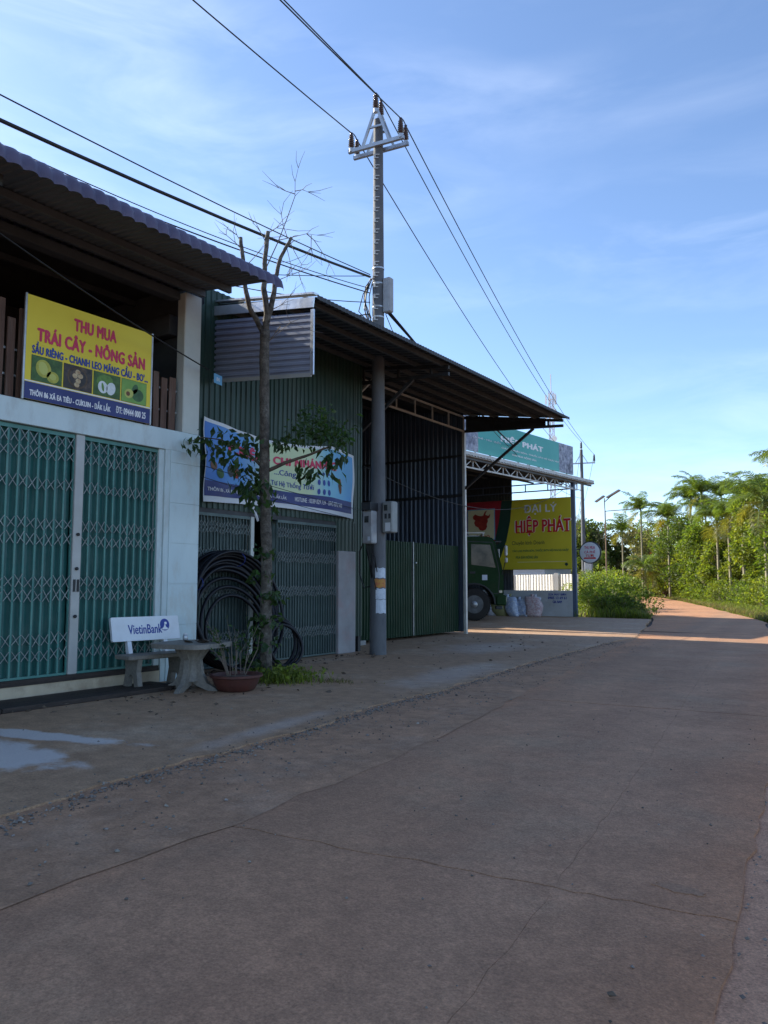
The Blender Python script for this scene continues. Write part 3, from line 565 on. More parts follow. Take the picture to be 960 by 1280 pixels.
tx1('lettering', 'TRÁI CÂY - NÔNG SẢN', 'print_red', 0.97, 0.875, 1.66, 0.235, .05)
tx1('lettering', 'SẦU RIÊNG - CHANH LEO MÃNG CẦU - BO\'...', 'print_blue', 0.97, 0.672, 1.78, 0.165, 0.045)
tx1('lettering', 'THÔN 86 XÃ EA TIÊU - CƯKUIN - ĐẮK LẮK', 'print_white', 0.66, 0.105, 1.18, 0.115, 0.04)
tx1('lettering', 'ĐT: 09444 000 25', 'print_white', 1.585, 0.105, 0.50, 0.10, 0.035)
def ph(y, bgm): 
    part('photo_border', plate((UA + 0.0130, 5.185 + y - 0.005, BZ0 + 0.245), UY, UZ, [(0, 0), (0.425, 0), (0.425, 0.325), (0, 0.325)], 0.001), 'print_black', b1)
    p = part('fruit_photo', plate((UA + 0.0142, 5.185 + y, BZ0 + 0.25), UY, UZ, [(0, 0), (0.415, 0), (0.415, 0.315), (0, 0.315)], 0.001), bgm, b1)
    return p, Vector((UA + 0.0155, 5.185 + y, BZ0 + 0.25))
def sp(pp, a, b, rx, ry, m, rot=0.0, dz=0.0): part('fruit', ell(pp[1] + UY * a + UZ * b + UX * dz, UY, UZ, rx, ry, 22, rot, 0.0006), m, pp[0])
p = ph(0.085, 'fruit_green'); sp(p, .16, .17, .105, .115, 'durian', .3); sp(p, .155, .175, .06, .085, 'avocado_cut', .3, .001); sp(p, .29, .085, .085, .075, 'durian'); sp(p, .29, .09, .05, .04, 'avocado_cut', 0, .001)
p = ph(0.53, 'fruit_dark'); sp(p, .20, .16, .15, .145, 'bark_dark'); sp(p, .20, .16, .125, .12, 'fruit_dark', 0, .0008)
for a, b in ((.2, .235), (.24, .19), (.16, .18), (.21, .12), (.19, .065)): sp(p, a, b, .038, .034, 'passion', 0, .0016)
p = ph(0.975, 'fruit_green'); sp(p, .17, .21, .13, .085, 'soursop_skin', .2); sp(p, .14, .12, .075, .085, 'soursop_flesh', .2, .001); sp(p, .27, .12, .07, .09, 'soursop_flesh', -.3, .001); sp(p, .14, .12, .018, .06, 'soursop_skin', .2, .0018)
p = ph(1.42, 'avocado_bg'); sp(p, .27, .12, .10, .09, 'avocado'); sp(p, .22, .20, .045, .075, 'avocado', -.4); sp(p, .12, .12, .075, .065, 'avocado_cut', .3, .001); sp(p, .105, .115, .033, .033, 'seed', 0, .0018)
# small hanging lamp in the loft
lp = thing('pendant_lamp', (-8.75, 4.35, 5.35), 'small pendant lamp hanging under the left awning', 'lamp')
part('cord', MB().tube([(-8.75, 4.35, 5.36), (-8.75, 4.35, 5.86)], 0.006, 5), 'cable', lp)
part('shade', MB().lathe((-8.75, 4.35, 5.22), [(0.02, 0.16), (0.03, 0.14), (0.13, 0.05), (0.14, 0.03), (0.11, 0.04)], 14), 'bark_dark', lp, True)
part('bulb', MB().lathe((-8.75, 4.35, 5.19), [(0.005, 0), (0.035, 0.02), (0.04, 0.05), (0.02, 0.09)], 10), 'lamp_lens', lp, True)
#@@B2
# ================================================================== BUILDING 2: green corrugated shop with long canopy
SX = -9.6
h2 = thing('corrugated_shop', (SX, 14, 0), 'green corrugated iron shop with long sheet canopy and tall green yard gate', 'building')
for i in range(-1, 5):                                 # siding sheets above the shop opening
    y = 8.62 + 0.86 * i if i >= 0 else 8.11; part('siding_sheet', MB().corr((SX + 0.004 * (i % 2), y, 2.66), UY, UZ, UX, 0.875 if i >= 0 else 0.52, 3.75, 0.125, 0.022, 'trap', 7, .009), 'green_sheet', h2)
part('siding_sheet', MB().corr((SX + 0.004, 12.87, 0.32), UY, UZ, UX, 0.30, 6.0, 0.10, 0.022), 'green_sheet', h2)
part('siding_sheet', MB().corr((SX + 0.002, 12.285, 2.06), UY, UZ, UX, 0.62, 0.64, 0.125, 0.022), 'green_sheet', h2)
part('header', MB().box(SX - 0.06, SX - 0.005, 8.5, 12.9, 2.58, 2.70), 'dark_metal', h2)
part('pillar', MB().bbox(SX - 0.20, SX + 0.06, 12.32, 12.90, 0, 2.07, 0.012), 'pillar_conc', h2)
part('corner_post', MB().box(SX - 0.1, SX - 0.01, 13.08, 13.17, 0, 6.3), 'dark_metal', h2)
part('side_wall', MB().corr((SX - 0.02, 13.15, 0), (-1, 0, 0), UZ, UY, 8.0, 6.4, 0.14, 0.022), 'green_sheet', h2)
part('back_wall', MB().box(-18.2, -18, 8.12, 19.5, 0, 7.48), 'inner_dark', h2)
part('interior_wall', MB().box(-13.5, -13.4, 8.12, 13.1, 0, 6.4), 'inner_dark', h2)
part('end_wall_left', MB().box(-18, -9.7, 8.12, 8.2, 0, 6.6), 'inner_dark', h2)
GR = [0.45, 0.55, 1.22, 1.32, 1.85, 1.95, 2.30, 2.40]
folding_gate(h2, SX + 0.0, 8.45, 9.80, 0.02, 2.58, 0.075, GR, None, 'grey_gate', 'grey_gate', 'link_dim', False, False)
folding_gate(h2, SX + 0.0, 10.52, 12.28, 0.02, 2.58, 0.075, GR, None, 'grey_gate', 'grey_gate', 'link_dim', False, False)
part('gate_post', MB().box(SX - 0.04, SX + 0.05, 9.81, 9.89, 0.0, 2.58), 'cream_col', h2)
part('backing', MB().box(SX - 0.14, SX - 0.10, 8.45, 9.8, 0.02, 2.58).box(SX - 0.14, SX - 0.10, 10.52, 12.28, 0.02, 2.58), 'grey_gate', h2)
# canopy
CE, CZ = -7.40, 5.84                                   # outer edge
def cz(x): return CZ + (CE - x) * 0.155
cp = MB(); cp.corr((CE, 8.95, cz(CE)), UY, Vector((-10.9, 0, 10.9 * 0.155)), UZ, 10.68, 1.0, 0.19, 0.032, 'trap', rows=2)
canopy = part('canopy_roof', cp, 'roof_sheet', h2)
part('edge_trim', MB().corr((CE + 0.012, 8.95, cz(CE) - 0.035), UY, UZ, UX, 10.68, 0.07, 0.095, 0.016, 'sine'), 'roof_sheet', canopy)
for i, x in enumerate((-7.62, -8.25, -8.9, -9.5, -10.15, -11.0, -12.2, -13.4, -14.6, -15.8)):
    part('purlin', MB().box(x - 0.03, x + 0.03, 9.0, 19.62, cz(x) - 0.085, cz(x) - 0.004), 'purlin', canopy)
# boxed end panel above the shop door
PY = 8.93
bp_ = part('end_panel', MB().add([(-9.95, PY, 4.88), (-7.44, PY, 4.62), (-7.44, PY, 5.60), (-9.95, PY, 5.95), (-9.95, PY + .02, 4.88), (-7.44, PY + .02, 4.62), (-7.44, PY + .02, 5.60), (-9.95, PY + .02, 5.95)], [(4, 5, 6, 7)]), 'blue_panel', canopy)
rib = MB(); nr = 10; prof = [(0, 0), (0.30, 0), (0.45, 1), (0.82, 1)]
def pz(t, s): return Vector((-9.93 + 2.48 * s, PY, (4.89 + 1.05 * t) * (1 - s) + (4.64 + 0.96 * t) * s))
rv = []; ts = [((k + a) / nr, d) for k in range(nr) for a, d in prof] + [(1, 0)]
for t, d in ts:
    for s in (0, 1): q = pz(t, s); rv.append((q.x, q.y - 0.028 * d, q.z))
rib.add(rv, [(2 * i, 2 * i + 1, 2 * i + 3, 2 * i + 2) for i in range(len(ts) - 1)]); part('ribbed_sheet', rib, 'blue_panel', h2)
part('flashing', MB().bar((-9.95, PY - .035, 6.10), (-7.40, PY - .035, 5.74), 0.02, 0.16, (0, 0, 1)), 'flashing', h2)
part('flashing', MB().bar((-7.425, PY - .035, 4.60), (-7.425, PY - .035, 5.63), 0.06, 0.03, (0, 1, 0)), 'flashing', h2)
part('flashing', MB().bar((-9.95, PY - .035, 4.86), (-7.44, PY - .035, 4.60), 0.02, 0.06), 'post_grey', h2)
part('flashing', MB().bar((-9.95, PY - .036, 4.86), (-9.95, PY - .036, 5.95), 0.06, 0.03, (0, 1, 0)), 'post_grey', h2)
part('ridge_flashing', MB().bar((-7.42, 8.97, 5.90), (-9.9, 8.97, 6.28), 0.12, 0.03), 'flashing', h2)
part('gable_sheet', MB().corr((-9.2, 8.30, 5.9), (-1, 0, 0), UZ, (0, -1, 0), 1.8, 0.55, 0.1, 0.02), 'roof_sheet', h2)
# yard gate of green sheets
GX = -10.7
for i, (ya, yb) in enumerate([(13.2, 14.45), (14.47, 16.92), (16.95, 19.40)]):
    gl = part('gate_leaf', MB().corr((GX, ya, 0.07), UY, UZ, UX, yb - ya, 2.41, 0.115, 0.024, 'trap', 6, .012), 'green_gate', h2)
    part('frame', MB().bar((GX - .03, ya + .02, 0.07), (GX - .03, ya + .02, 2.47), .04).bar((GX - .03, yb - .02, 0.07), (GX - .03, yb - .02, 2.47), .04).bar((GX - .03, ya, 2.45), (GX - .03, yb, 2.45), .04).bar((GX - .03, ya, 1.2), (GX - .03, yb, 1.2), .04), 'dark_metal', gl)
part('gate_edge', MB().bar((GX + .03, 16.935, 0.08), (GX + .03, 16.935, 2.49), 0.025), 'steel', h2)
part('gate_knob', MB().lathe((GX + .035, 17.05, 1.95), [(.025, 0), (.025, .02), (.012, .03)], 10, 'X'), 'galv', h2)
part('sill_kerb', MB().box(GX - .15, GX + .2, 13.2, 14.6, 0, 0.10), 'concrete', h2)
# blue end wall and its white corner post
ew = MB().corr((-10.52, 19.45, 0.05), (-1, 0, 0), UZ, (0, -1, 0), 7.5, 7.0, 0.155, 0.024); part('end_wall', ew, 'blue_sheet', h2)
part('wall_rail', MB().bar((-10.5, 19.41, 3.95), (-18, 19.41, 3.95), 0.05, 0.08), 'dark_metal', h2)
part('wall_rail', MB().bar((-10.5, 19.41, 5.1), (-18, 19.41, 5.1), 0.05, 0.06), 'dark_metal', h2)
part('corner_post', MB().box(-10.53, -10.45, 19.38, 19.47, 0.0, 5.80), 'white_steel', h2)
# front truss
def truss(parent, a, b, z0, z1, n, w=0.045, m='white_steel', name='truss', zig=False):
    t = MB(); a, b = Vector(a), Vector(b); t.bar((a.x, a.y, z0), (b.x, b.y, z0), w); t.bar((a.x, a.y, z1), (b.x, b.y, z1), w)
    for i in range(n + 1):
        q = a.lerp(b, i / n)
        t.bar((q.x, q.y, z0), (q.x, q.y, z1), w * .75)
        if zig and i < n:
            q2 = a.lerp(b, (i + .5) / n); q3 = a.lerp(b, (i + 1) / n)
            t.bar((q.x, q.y, z1), (q2.x, q2.y, z0), w * .6); t.bar((q2.x, q2.y, z0), (q3.x, q3.y, z1), w * .6)
    return part(name, t, m, parent)
truss(h2, (-10.48, 13.2, 0), (-10.48, 19.40, 0), 5.80, 6.22, 7)
for y, zz in ((13.25, 0), (19.42, 0)):                 # cantilever frames and their struts
    t = MB().bar((-10.48, y, 5.80), (-7.48, y, 5.62), 0.06, 0.07).bar((-10.48, y, 6.20), (-7.48, y, 5.76), 0.06, 0.07)
    for x in (-9.6, -8.7, -7.9): t.bar((x, y, 5.80 - (x + 10.48) * 0.06), (x, y, 6.20 - (x + 10.48) * 0.147), 0.045)
    part('cantilever', t, 'dark_metal', canopy)
    part('strut', MB().bar((-10.48, y, 4.12), (-8.33, y, 5.64), 0.065), 'dark_metal', canopy)
part('fascia_plate', MB().box(-10.4, -8.05, 19.47, 19.49, 5.78, 6.02).v and MB().add([(-10.45, 19.475, 5.84), (-8.0, 19.475, 5.66), (-8.0, 19.475, 5.90), (-10.45, 19.475, 6.27), (-10.45, 19.49, 5.84), (-8.0, 19.49, 5.66), (-8.0, 19.49, 5.90), (-10.45, 19.49, 6.27)], [(0, 1, 2, 3), (7, 6, 5, 4), (0, 4, 5, 1), (1, 5, 6, 2), (2, 6, 7, 3), (3, 7, 4, 0)]), 'dark_metal', canopy)
part('strut', MB().bar((-10.48, 13.6, 5.3), (-9.4, 13.6, 6.05), 0.05), 'white_steel', canopy)
# blue irrigation banner, sagging cloth
bn = thing('banner', (SX + 0.05, 10.7, 2.78), 'blue and yellow irrigation-supply banner sagging above the grey lattice gates', 'banner')
bX = SX + 0.05
def bpos(s, t):
    y = 8.66 + 4.12 * s; top = 4.17 - 0.16 * math.sin(min(1, s / 0.82) * math.pi) - (0.16 if s > 0.82 else 0) * (s - .82) / .18 * 0.6; bot = 2.77 + 0.05 * math.sin(s * math.pi) - 0.02
    z = bot + (top - bot) * t; x = bX + 0.03 * math.sin(s * 17 + t * 5) * (0.3 + 0.7 * (1 - abs(2 * t - 1))) + 0.03 + 0.02 * math.sin(s * 41 - t * 9) * (1 - s) ** 2
    return Vector((x, y, z))
def cloth(s0, s1, t0, t1, n, k, off=0.0):
    mb = MB(); V = [bpos(s0 + (s1 - s0) * i / n, t0 + (t1 - t0) * j / k) + UX * off for i in range(n + 1) for j in range(k + 1)]
    return mb.add(V, [(i * (k + 1) + j, (i + 1) * (k + 1) + j, (i + 1) * (k + 1) + j + 1, i * (k + 1) + j + 1) for i in range(n) for j in range(k)])
part('cloth', cloth(0, 1, 0, 1, 70, 14), 'banner_white', bn, True)
part('print', cloth(0.004, 0.985, 0.07, 0.955, 70, 14, 0.004), 'banner_print', bn, True)
part('footer', cloth(0.004, 0.985, 0.07, 0.255, 70, 4, 0.007), 'navy', bn, True)
def drape(o, off=0.010):                               # wrap lettering onto the cloth
    for vx in o.data.vertices:
        w = vx.co + WL[o]; s = min(1, max(0, (w.y - 8.66) / 4.12)); t = min(1, max(0, (w.z - 2.77) / 1.37)); q = bpos(s, t)
        vx.co = Vector((q.x + off + (w.x - bX), w.y, q.z)) - WL[o]
def tx2(s, m, y, z, w, h, b=0.02): drape(text('lettering', s, m, bn, (bX, 8.66 + y, 2.77 + z), UY, UZ, (w, h), b))
tx2('P.KIỆN - CHI NHÁNH C', 'print_red', 2.05, 0.985, 3.0, 0.27, .05)
tx2('...Công', 'print_blue', 2.0, 0.72, 0.62, 0.15, 0.01); tx2('Vật Tư Hệ Thống Tưới', 'print_blue', 2.05, 0.50, 1.5, 0.17, 0.01)
tx2('THÔN 86 , XÃ EA TIÊU , HUYỆN CƯ KUIN - ĐẮK LẮK', 'print_white', 1.05, 0.22, 1.95, 0.11, 0.01); tx2('HOTLINE : 0339 829 739 - 0943 876 949', 'print_white', 3.0, 0.22, 1.45, 0.09, 0.01)
def dec(y, z, rx, ry, m, rot=0.0):
    o = part('fitting_photo', ell((bX, 8.66 + y, 2.77 + z), UY, UZ, rx, ry, 14, rot, 0.0008), m, bn); drape(o, 0.011)
for a, b in ((2.95, .80), (3.12, .80), (3.29, .80), (2.95, .62), (3.12, .62), (3.29, .62), (2.95, .43), (3.12, .43), (3.29, .43)): dec(a, b, .045, .06 if b < .7 else .03, 'print_blue')
dec(3.68, .62, .05, .16, 'seed', .1); dec(3.68, .70, .035, .07, 'sack_pink', .1); dec(0.22, .62, .09, .08, 'seed'); dec(0.62, .58, .09, .11, 'print_black'); dec(0.76, .56, .06, .10, 'cow_red', .3); dec(.36, .5, .08, .09, 'fruit_green')
part('tie', MB().add([(bX + .03, 9.75, 2.80), (bX + .035, 9.83, 2.79), (bX + .06, 9.95, 2.52), (bX + .03, 9.93, 2.50)], [(0, 1, 2, 3)]), 'banner_white', bn)
pl = thing('number_plate', (-9.55, 9.0, 4.72), 'small light blue plate hung on the wire beside the white pillar', 'plate')
part('plate', plate((-8.90, 8.26, 4.56), UY, UZ, [(0, 0), (.17, -.02), (.17, .13), (0, .15)], .006), 'plate_blue', pl)
text('lettering', '86', 'print_white', pl, (-8.892, 8.345, 4.625), UY, UZ, (.07, .06))
#@@B3
# ================================================================== BUILDING 3: open shed with truck, far end at y = 32
D3 = Vector((-0.098, -0.995, 0))                       # along the front, from the far corner towards us
def f3(s, z=0.0, off=0.0): return Vector((-12.0, 32.0, z)) + D3 * s + Vector((0.995, -0.098, 0)) * off
h3 = thing('open_shed', (-12, 32, 0), 'open steel-framed shed with white truss where the green truck is parked', 'building')
part('post', MB().box(-12.03, -11.87, 31.90, 32.06, 0, 5.95), 'house_roof', h3)
q = f3(10.8); part('post', MB().box(q.x - .08, q.x + .08, q.y - .08, q.y + .08, 0, 5.7), 'house_roof', h3)
part('gutter_beam', MB().bar(f3(-1.55, 5.93, 0.25), f3(11.0, 5.93, 0.25), 0.16, 0.17), 'white_steel', h3)
t3 = truss(h3, f3(-.3, 0, .1), f3(11, 0, .1), 5.50, 5.84, 11, 0.055, 'white_steel', 'truss', True)
truss(h3, (-12.0, 31.9, 0), (-20.5, 31.9, 0), 5.52, 5.84, 8, 0.05, 'house_roof', 'truss')
a, b, c, d = f3(-1.6, 5.86, 0.36), f3(11.0, 5.86, .36), f3(11.0, 7.22, -10.6), f3(-1.6, 7.22, -10.6)
rs = MB(); u = (b - a); rs.corr(a, u.normalized(), d - a, UZ, u.length, 1.0, 0.2, 0.03); part('roof', rs, 'roof_sheet', h3)
for k in range(6):
    p1, p2 = f3(-1.5, 5.84 + 0.12 * k * 1.5 - .05, 0.2 - 1.45 * k), f3(10.9, 5.84 + 0.12 * k * 1.5 - .05, 0.2 - 1.45 * k); part('purlin', MB().bar(p1, p2, .05, .07), 'purlin', h3)
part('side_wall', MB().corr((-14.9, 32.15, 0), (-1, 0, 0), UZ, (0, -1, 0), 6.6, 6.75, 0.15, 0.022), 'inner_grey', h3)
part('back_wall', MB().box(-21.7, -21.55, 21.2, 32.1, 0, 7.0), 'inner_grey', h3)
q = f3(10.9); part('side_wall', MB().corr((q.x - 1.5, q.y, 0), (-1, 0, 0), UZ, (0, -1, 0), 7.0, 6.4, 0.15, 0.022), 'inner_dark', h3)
lw = thing('low_wall', (-15.5, 31.95, 0), 'low grey rendered wall below the yellow sign, blue stencilled writing', 'wall')
part('wall', MB().bbox(-20.5, -12.04, 31.88, 32.02, 0, 1.12, 0.012), 'lowwall', lw)
for s, z, w in (('SỬA MÁY BƠM', .96, .82), ('0905 13 69 61', .80, .85), ('GIA NAM', .63, .42)): text('lettering', s, 'print_blue', lw, (-12.72, 31.874, z), UX, UZ, (w, .12), .03)
# yellow dealer sign with red cattle panel
sg = thing('dealer_sign', (-14.5, 31.8, 2.05), 'big yellow dealer sign with red lettering above the low wall', 'sign')
SY = 31.78
part('panel', plate((-17.4, SY, 2.05), UX, UZ, [(0, 0), (5.42, 0), (5.42, 3.10), (0, 3.14)], 0.03), 'yellow2', sg)
part('red_field', plate((-17.4, SY - .031, 2.05), UX, UZ, [(0, 0), (1.0, 0), (1.45, .5), (1.85, 1.3), (2.08, 2.2), (2.2, 3.125), (0, 3.135)], 0.002), 'sign_red', sg)
part('green_band', plate((-17.4, SY - .034, 2.05), UX, UZ, [(.9, 0), (1.65, 0), (2.08, .55), (2.38, 1.3), (2.58, 2.2), (2.68, 3.115), (2.16, 3.12), (2.02, 2.2), (1.80, 1.3), (1.42, .55)], 0.002), 'print_dgreen', sg)
part('frame', MB().bar((-17.4, SY + .05, 2.06), (-11.98, SY + .05, 2.06), .05).bar((-17.4, SY + .05, 5.1), (-11.98, SY + .05, 5.1), .05), 'dark_metal', sg)
part('logo_border', plate((-17.0, SY - .034, 3.42), UX, UZ, [(0, 0), (1.42, 0), (1.42, 1.42), (0, 1.42)], 0.003), 'plate_blue', sg)
lg = part('logo_panel', plate((-16.96, SY - .0385, 3.46), UX, UZ, [(0, 0), (1.34, 0), (1.34, 1.34), (0, 1.34)], 0.002), 'print_pale', sg)
cow = [(-.42, .30), (-.30, .40), (-.16, .33), (0, .30), (.18, .36), (.34, .30), (.44, .40), (.40, .22), (.30, .16), (.32, .05), (.26, -.08), (.28, -.20), (.20, -.33), (.06, -.38), (-.08, -.34), (-.16, -.22), (-.30, -.14), (-.36, 0), (-.30, .12), (-.40, .18)]
part('cattle_head', plate((-16.27, SY - .041, 4.22), UX, UZ, [(x * 1.05, y * 1.0) for x, y in cow], 0.002), 'cow_red', lg)
part('horn', plate((-16.27, SY - .0445, 4.22), UX, UZ, [(.10, .34), (.18, .50), (.32, .56), (.24, .46), (.20, .34)], 0.002), 'cow_red', lg)
text('lettering', 'ĐẦU BÒ', 'print_red2', lg, (-16.29, SY - .042, 3.60), UX, UZ, (.9, .16), .03)
def tx3(s, m, x, z, w, h, b=0.02, dd=0.0, sh=0.0): return text('lettering', s, m, sg, (x, SY - .032 - dd, z), UX, UZ, (w, h), b, sh, .0015)
tx3('ĐẠI LÝ', 'print_white', -13.38, 4.72, 1.55, .52, .02)
tx3('HIỆP PHÁT', 'print_white', -13.28, 3.98, 2.66, .93, .055); tx3('HIỆP PHÁT', 'print_red2', -13.28, 3.98, 2.58, .88, .03, .004)
for x, w in ((-14.45, .2), (-14.22, .2), (-13.98, .2), (-13.80, .2), (-12.95, .2), (-12.70, .2), (-12.16, .22)):     # slab serifs
    part('serif', plate((x - w / 2, SY - .036, 3.66), UX, UZ, [(0, 0), (w, 0), (w, .05), (0, .05)], .0016), 'print_red2', sg)
tx3('Chuyên kinh Doanh', 'print_dgreen', -13.98, 3.20, 1.55, .23, .0)
tx3('CÁC LOẠI PHÂN BÓN, THUỐC BVTV NỘI NGOẠI NHẬP', 'print_green', -13.42, 2.88, 2.62, .17, .02)
tx3('MUA BÁN NÔNG SẢN', 'print_green', -14.05, 2.60, 1.05, .16, .02)
part('line', plate((-14.5, SY - .032, 2.36), UX, UZ, [(0, 0), (2.3, 0), (2.3, .02), (0, .02)], .001), 'print_pale', sg)
part('badge', ell((-12.22, SY - .032, 2.25), UX, UZ, .07, .07, 18), 'print_dgreen', sg)
# teal billboard on the roof edge
tb = thing('billboard', f3(4, 6.1), 'long teal billboard standing on the roof edge of the open shed', 'billboard')
u3 = -D3; w3 = Vector((0.995, -0.098, 0)); O3 = f3(8.87, 6.12, 0.05)
LT = 8.83
part('panel', plate(O3, u3, UZ, [(0, 0), (LT, 0), (LT, 1.24), (0, 1.24)], .06), 'teal_sign', tb)
for a in (0.0, LT - 1.3): part('bean_photo', plate(O3 + w3 * .061, u3, UZ, [(a, 0), (a + 1.3, 0), (a + 1.3, 1.24), (a, 1.24)], .002), 'photo_beans', tb)
def tx4(s, m, a, z, w, h, b=0.02): text('lettering', s, m, tb, O3 + w3 * .064 + u3 * a + UZ * z, u3, UZ, (w, h), b)
tx4('HIỆP PHÁT', 'print_white', 4.5, .74, 3.3, .36, .05); tx4('ĐẠI LÝ', 'print_white', 2.0, 1.02, 1.3, .22, .02)
tx4('CHUYÊN PHÂN BÓN - THUỐC BẢO VỆ THỰC VẬT', 'print_white', 5.2, .40, 4.6, .11, .02); tx4('THU MUA NÔNG SẢN', 'print_white', 4.6, .23, 1.9, .10, .02); tx4('CÀ PHÊ - TIÊU - ĐIỀU', 'print_white', 1.9, .55, 1.9, .09, .01)
for k in range(5):
    q = O3 + u3 * (0.3 + k * 2.05) - w3 * .1; part('stay', MB().bar(q, q + UZ * 1.2, .05).bar(q + UZ * 1.0, q - w3 * .8 + UZ * .05, .04), 'dark_metal', tb)
# white corrugated fence and a pale house beyond
wf = thing('sheet_fence', (-17, 42, 0), 'white corrugated sheet fence in sunlight behind the low wall', 'fence')
A, B = Vector((-27, 46.5, 0)), Vector((-14.6, 39.6, 0)); du = (B - A).normalized(); dn = Vector((du.y, -du.x, 0)); LN = (B - A).length
for k in range(7): part('sheet', MB().corr(A + du * (LN * k / 7) + dn * .02 * (k % 2), du, UZ, dn, LN / 7, 1.93, .26, .04), 'fence_white', wf)
for k in range(1, 4): q = A + du * (LN * k / 3.4) + dn * .08; part('fence_post', MB().box(q.x - .12, q.x + .12, q.y - .12, q.y + .12, 0, 2.0), 'fence_white', wf)
hs = thing('house', (-30, 62, 0), 'pale blue house with dark roof behind the white sheet fence', 'house')
part('wall', MB().box(-34, -25.0, 60, 66, 0, 3.0), 'house_wall', hs)
part('roof', MB().prism([(59.3, 2.9), (66.6, 2.9), (63, 4.4)], 'X', -34.4, -24.6), 'house_roof', hs)
for x in (-32.6, -30.2, -27.4):
    wn = part('window', MB().box(x, x + 1.1, 59.94, 60.02, .9, 2.2), 'glass', hs); part('frame', MB().box(x - .06, x + 1.16, 59.95, 59.99, .84, 0.9).box(x - .06, x + 1.16, 59.95, 59.99, 2.2, 2.26), 'white_paint', wn)
# sacks leaning on the low wall
def sack(c, w, h, t, lean, yaw, m, label, stripe=None, seed=1, tilt=-.25):
    r = random.Random(seed); V = []; nu, nv = 14, 9; base = Vector(c)
    for j in range(nv + 1):
        tt = j / nv; zz = h * tt; ww = w / 2 * (0.80 + 0.25 * math.sin(tt * math.pi)) * (1 - .18 * (tt > .92)); dd = t / 2 * max(.12, math.sin(math.pi * (0.10 + 0.83 * tt)) ** .6)
        for i in range(nu):
            a = 2 * math.pi * i / nu; ca, sa = math.cos(a), math.sin(a); x = ww * math.copysign(abs(ca) ** .6, ca); y = dd * math.copysign(abs(sa) ** .8, sa) + zz * lean
            x += r.uniform(-.03, .03) + .05 * math.sin(tt * 5 + seed) + zz * tilt; y += r.uniform(-.025, .025)
            V.append(base + Vector((x * math.cos(yaw) - y * math.sin(yaw), x * math.sin(yaw) + y * math.cos(yaw), zz)))
    f = [(j * nu + i, j * nu + (i + 1) % nu, (j + 1) * nu + (i + 1) % nu, (j + 1) * nu + i) for j in range(nv) for i in range(nu)] + [tuple(range(nu - 1, -1, -1)), tuple(range(nv * nu, nv * nu + nu))]
    o = thing('sack', c, label, 'sack', 'sacks against the low wall')
    part('bag', MB().add(V, f), m, o, True)
    tp = base + Vector((h * tilt, h * lean, h)); part('tied_top', MB().lathe(tp, [(.10, -.03), (.05, .03), (.09, .10)], 9), m, o, True)
    if stripe:
        part('print', plate(base + Vector((-w * .26, -t * .5 - .02 + h * .35 * lean, h * .35)), Vector((math.cos(yaw), math.sin(yaw), 0)), Vector((0, lean, 1)).normalized(), [(0, 0), (w * .5, 0), (w * .5, h * .3), (0, h * .3)], .004), stripe, o)
sack((-15.55, 31.20, 0), .55, .66, .34, .28, .1, 'sack_white', 'white sack nearest the truck wheel', None, 1)
sack((-15.10, 31.20, 0), .66, .74, .36, .30, .15, 'sack_olive', 'olive brown sack beside the truck, against the low wall', None, 2)
sack((-14.42, 31.10, 0), .62, .84, .40, .34, -.25, 'sack_blue', 'tall light blue sack, left of the two blue ones', None, 3, -.50)
sack((-13.98, 31.22, 0), .58, .74, .36, .34, -.2, 'sack_blue', 'shorter light blue sack next to the pinkish sack', None, 4, -.45)
sack((-13.50, 31.24, 0), .74, .86, .42, .30, .1, 'sack_pink', 'wide pinkish white sack, rightmost of the row', None, 5)
sack((-15.65, 31.45, 0), .45, .62, .3, .1, .2, 'sack_white', 'small white sack behind the truck wheel', None, 8, .1)
sack((-13.75, 31.62, 0), .5, .84, .28, .06, .1, 'sack_white', 'pale sack half hidden behind the shorter blue sack', None, 9, .12)
sack((-14.62, 31.55, 0), .48, .86, .30, .10, .1, 'sack_olive', 'brown sack standing upright behind the tall blue sack', None, 6)
#@@TRUCK
# ================================================================== TRUCK (nose towards +X)
TY0, TY1 = 26.3, 28.5
tk = thing('truck', (-15.5, 27.4, 0), 'dark green lorry parked with its nose out of the open shed', 'truck')
def tplate(poly, y0, y1, m, name, parent=tk): return part(name, MB().prism(poly, 'Y', y0, y1), m, parent, 'auto')
# wheel arch polygon cab (x,z) : nose at -12.80
arch = [(-13.92 + .78 * math.cos(R(a)), .64 + .78 * math.sin(R(a))) for a in range(0, 181, 15)]
cabp = [(-12.83, .62), (-12.80, 1.05), (-12.80, 1.75), (-12.86, 2.05), (-13.10, 3.02), (-13.22, 3.17), (-13.45, 3.23), (-15.15, 3.23), (-15.22, 3.12), (-15.22, .95), (-14.72, .95)] + list(reversed(arch))[1:-1] + [(-13.14, .62)]
cab = part('cab', MB().prism(cabp, 'Y', TY0 + .02, TY1 - .02), 'truck_green', tk)
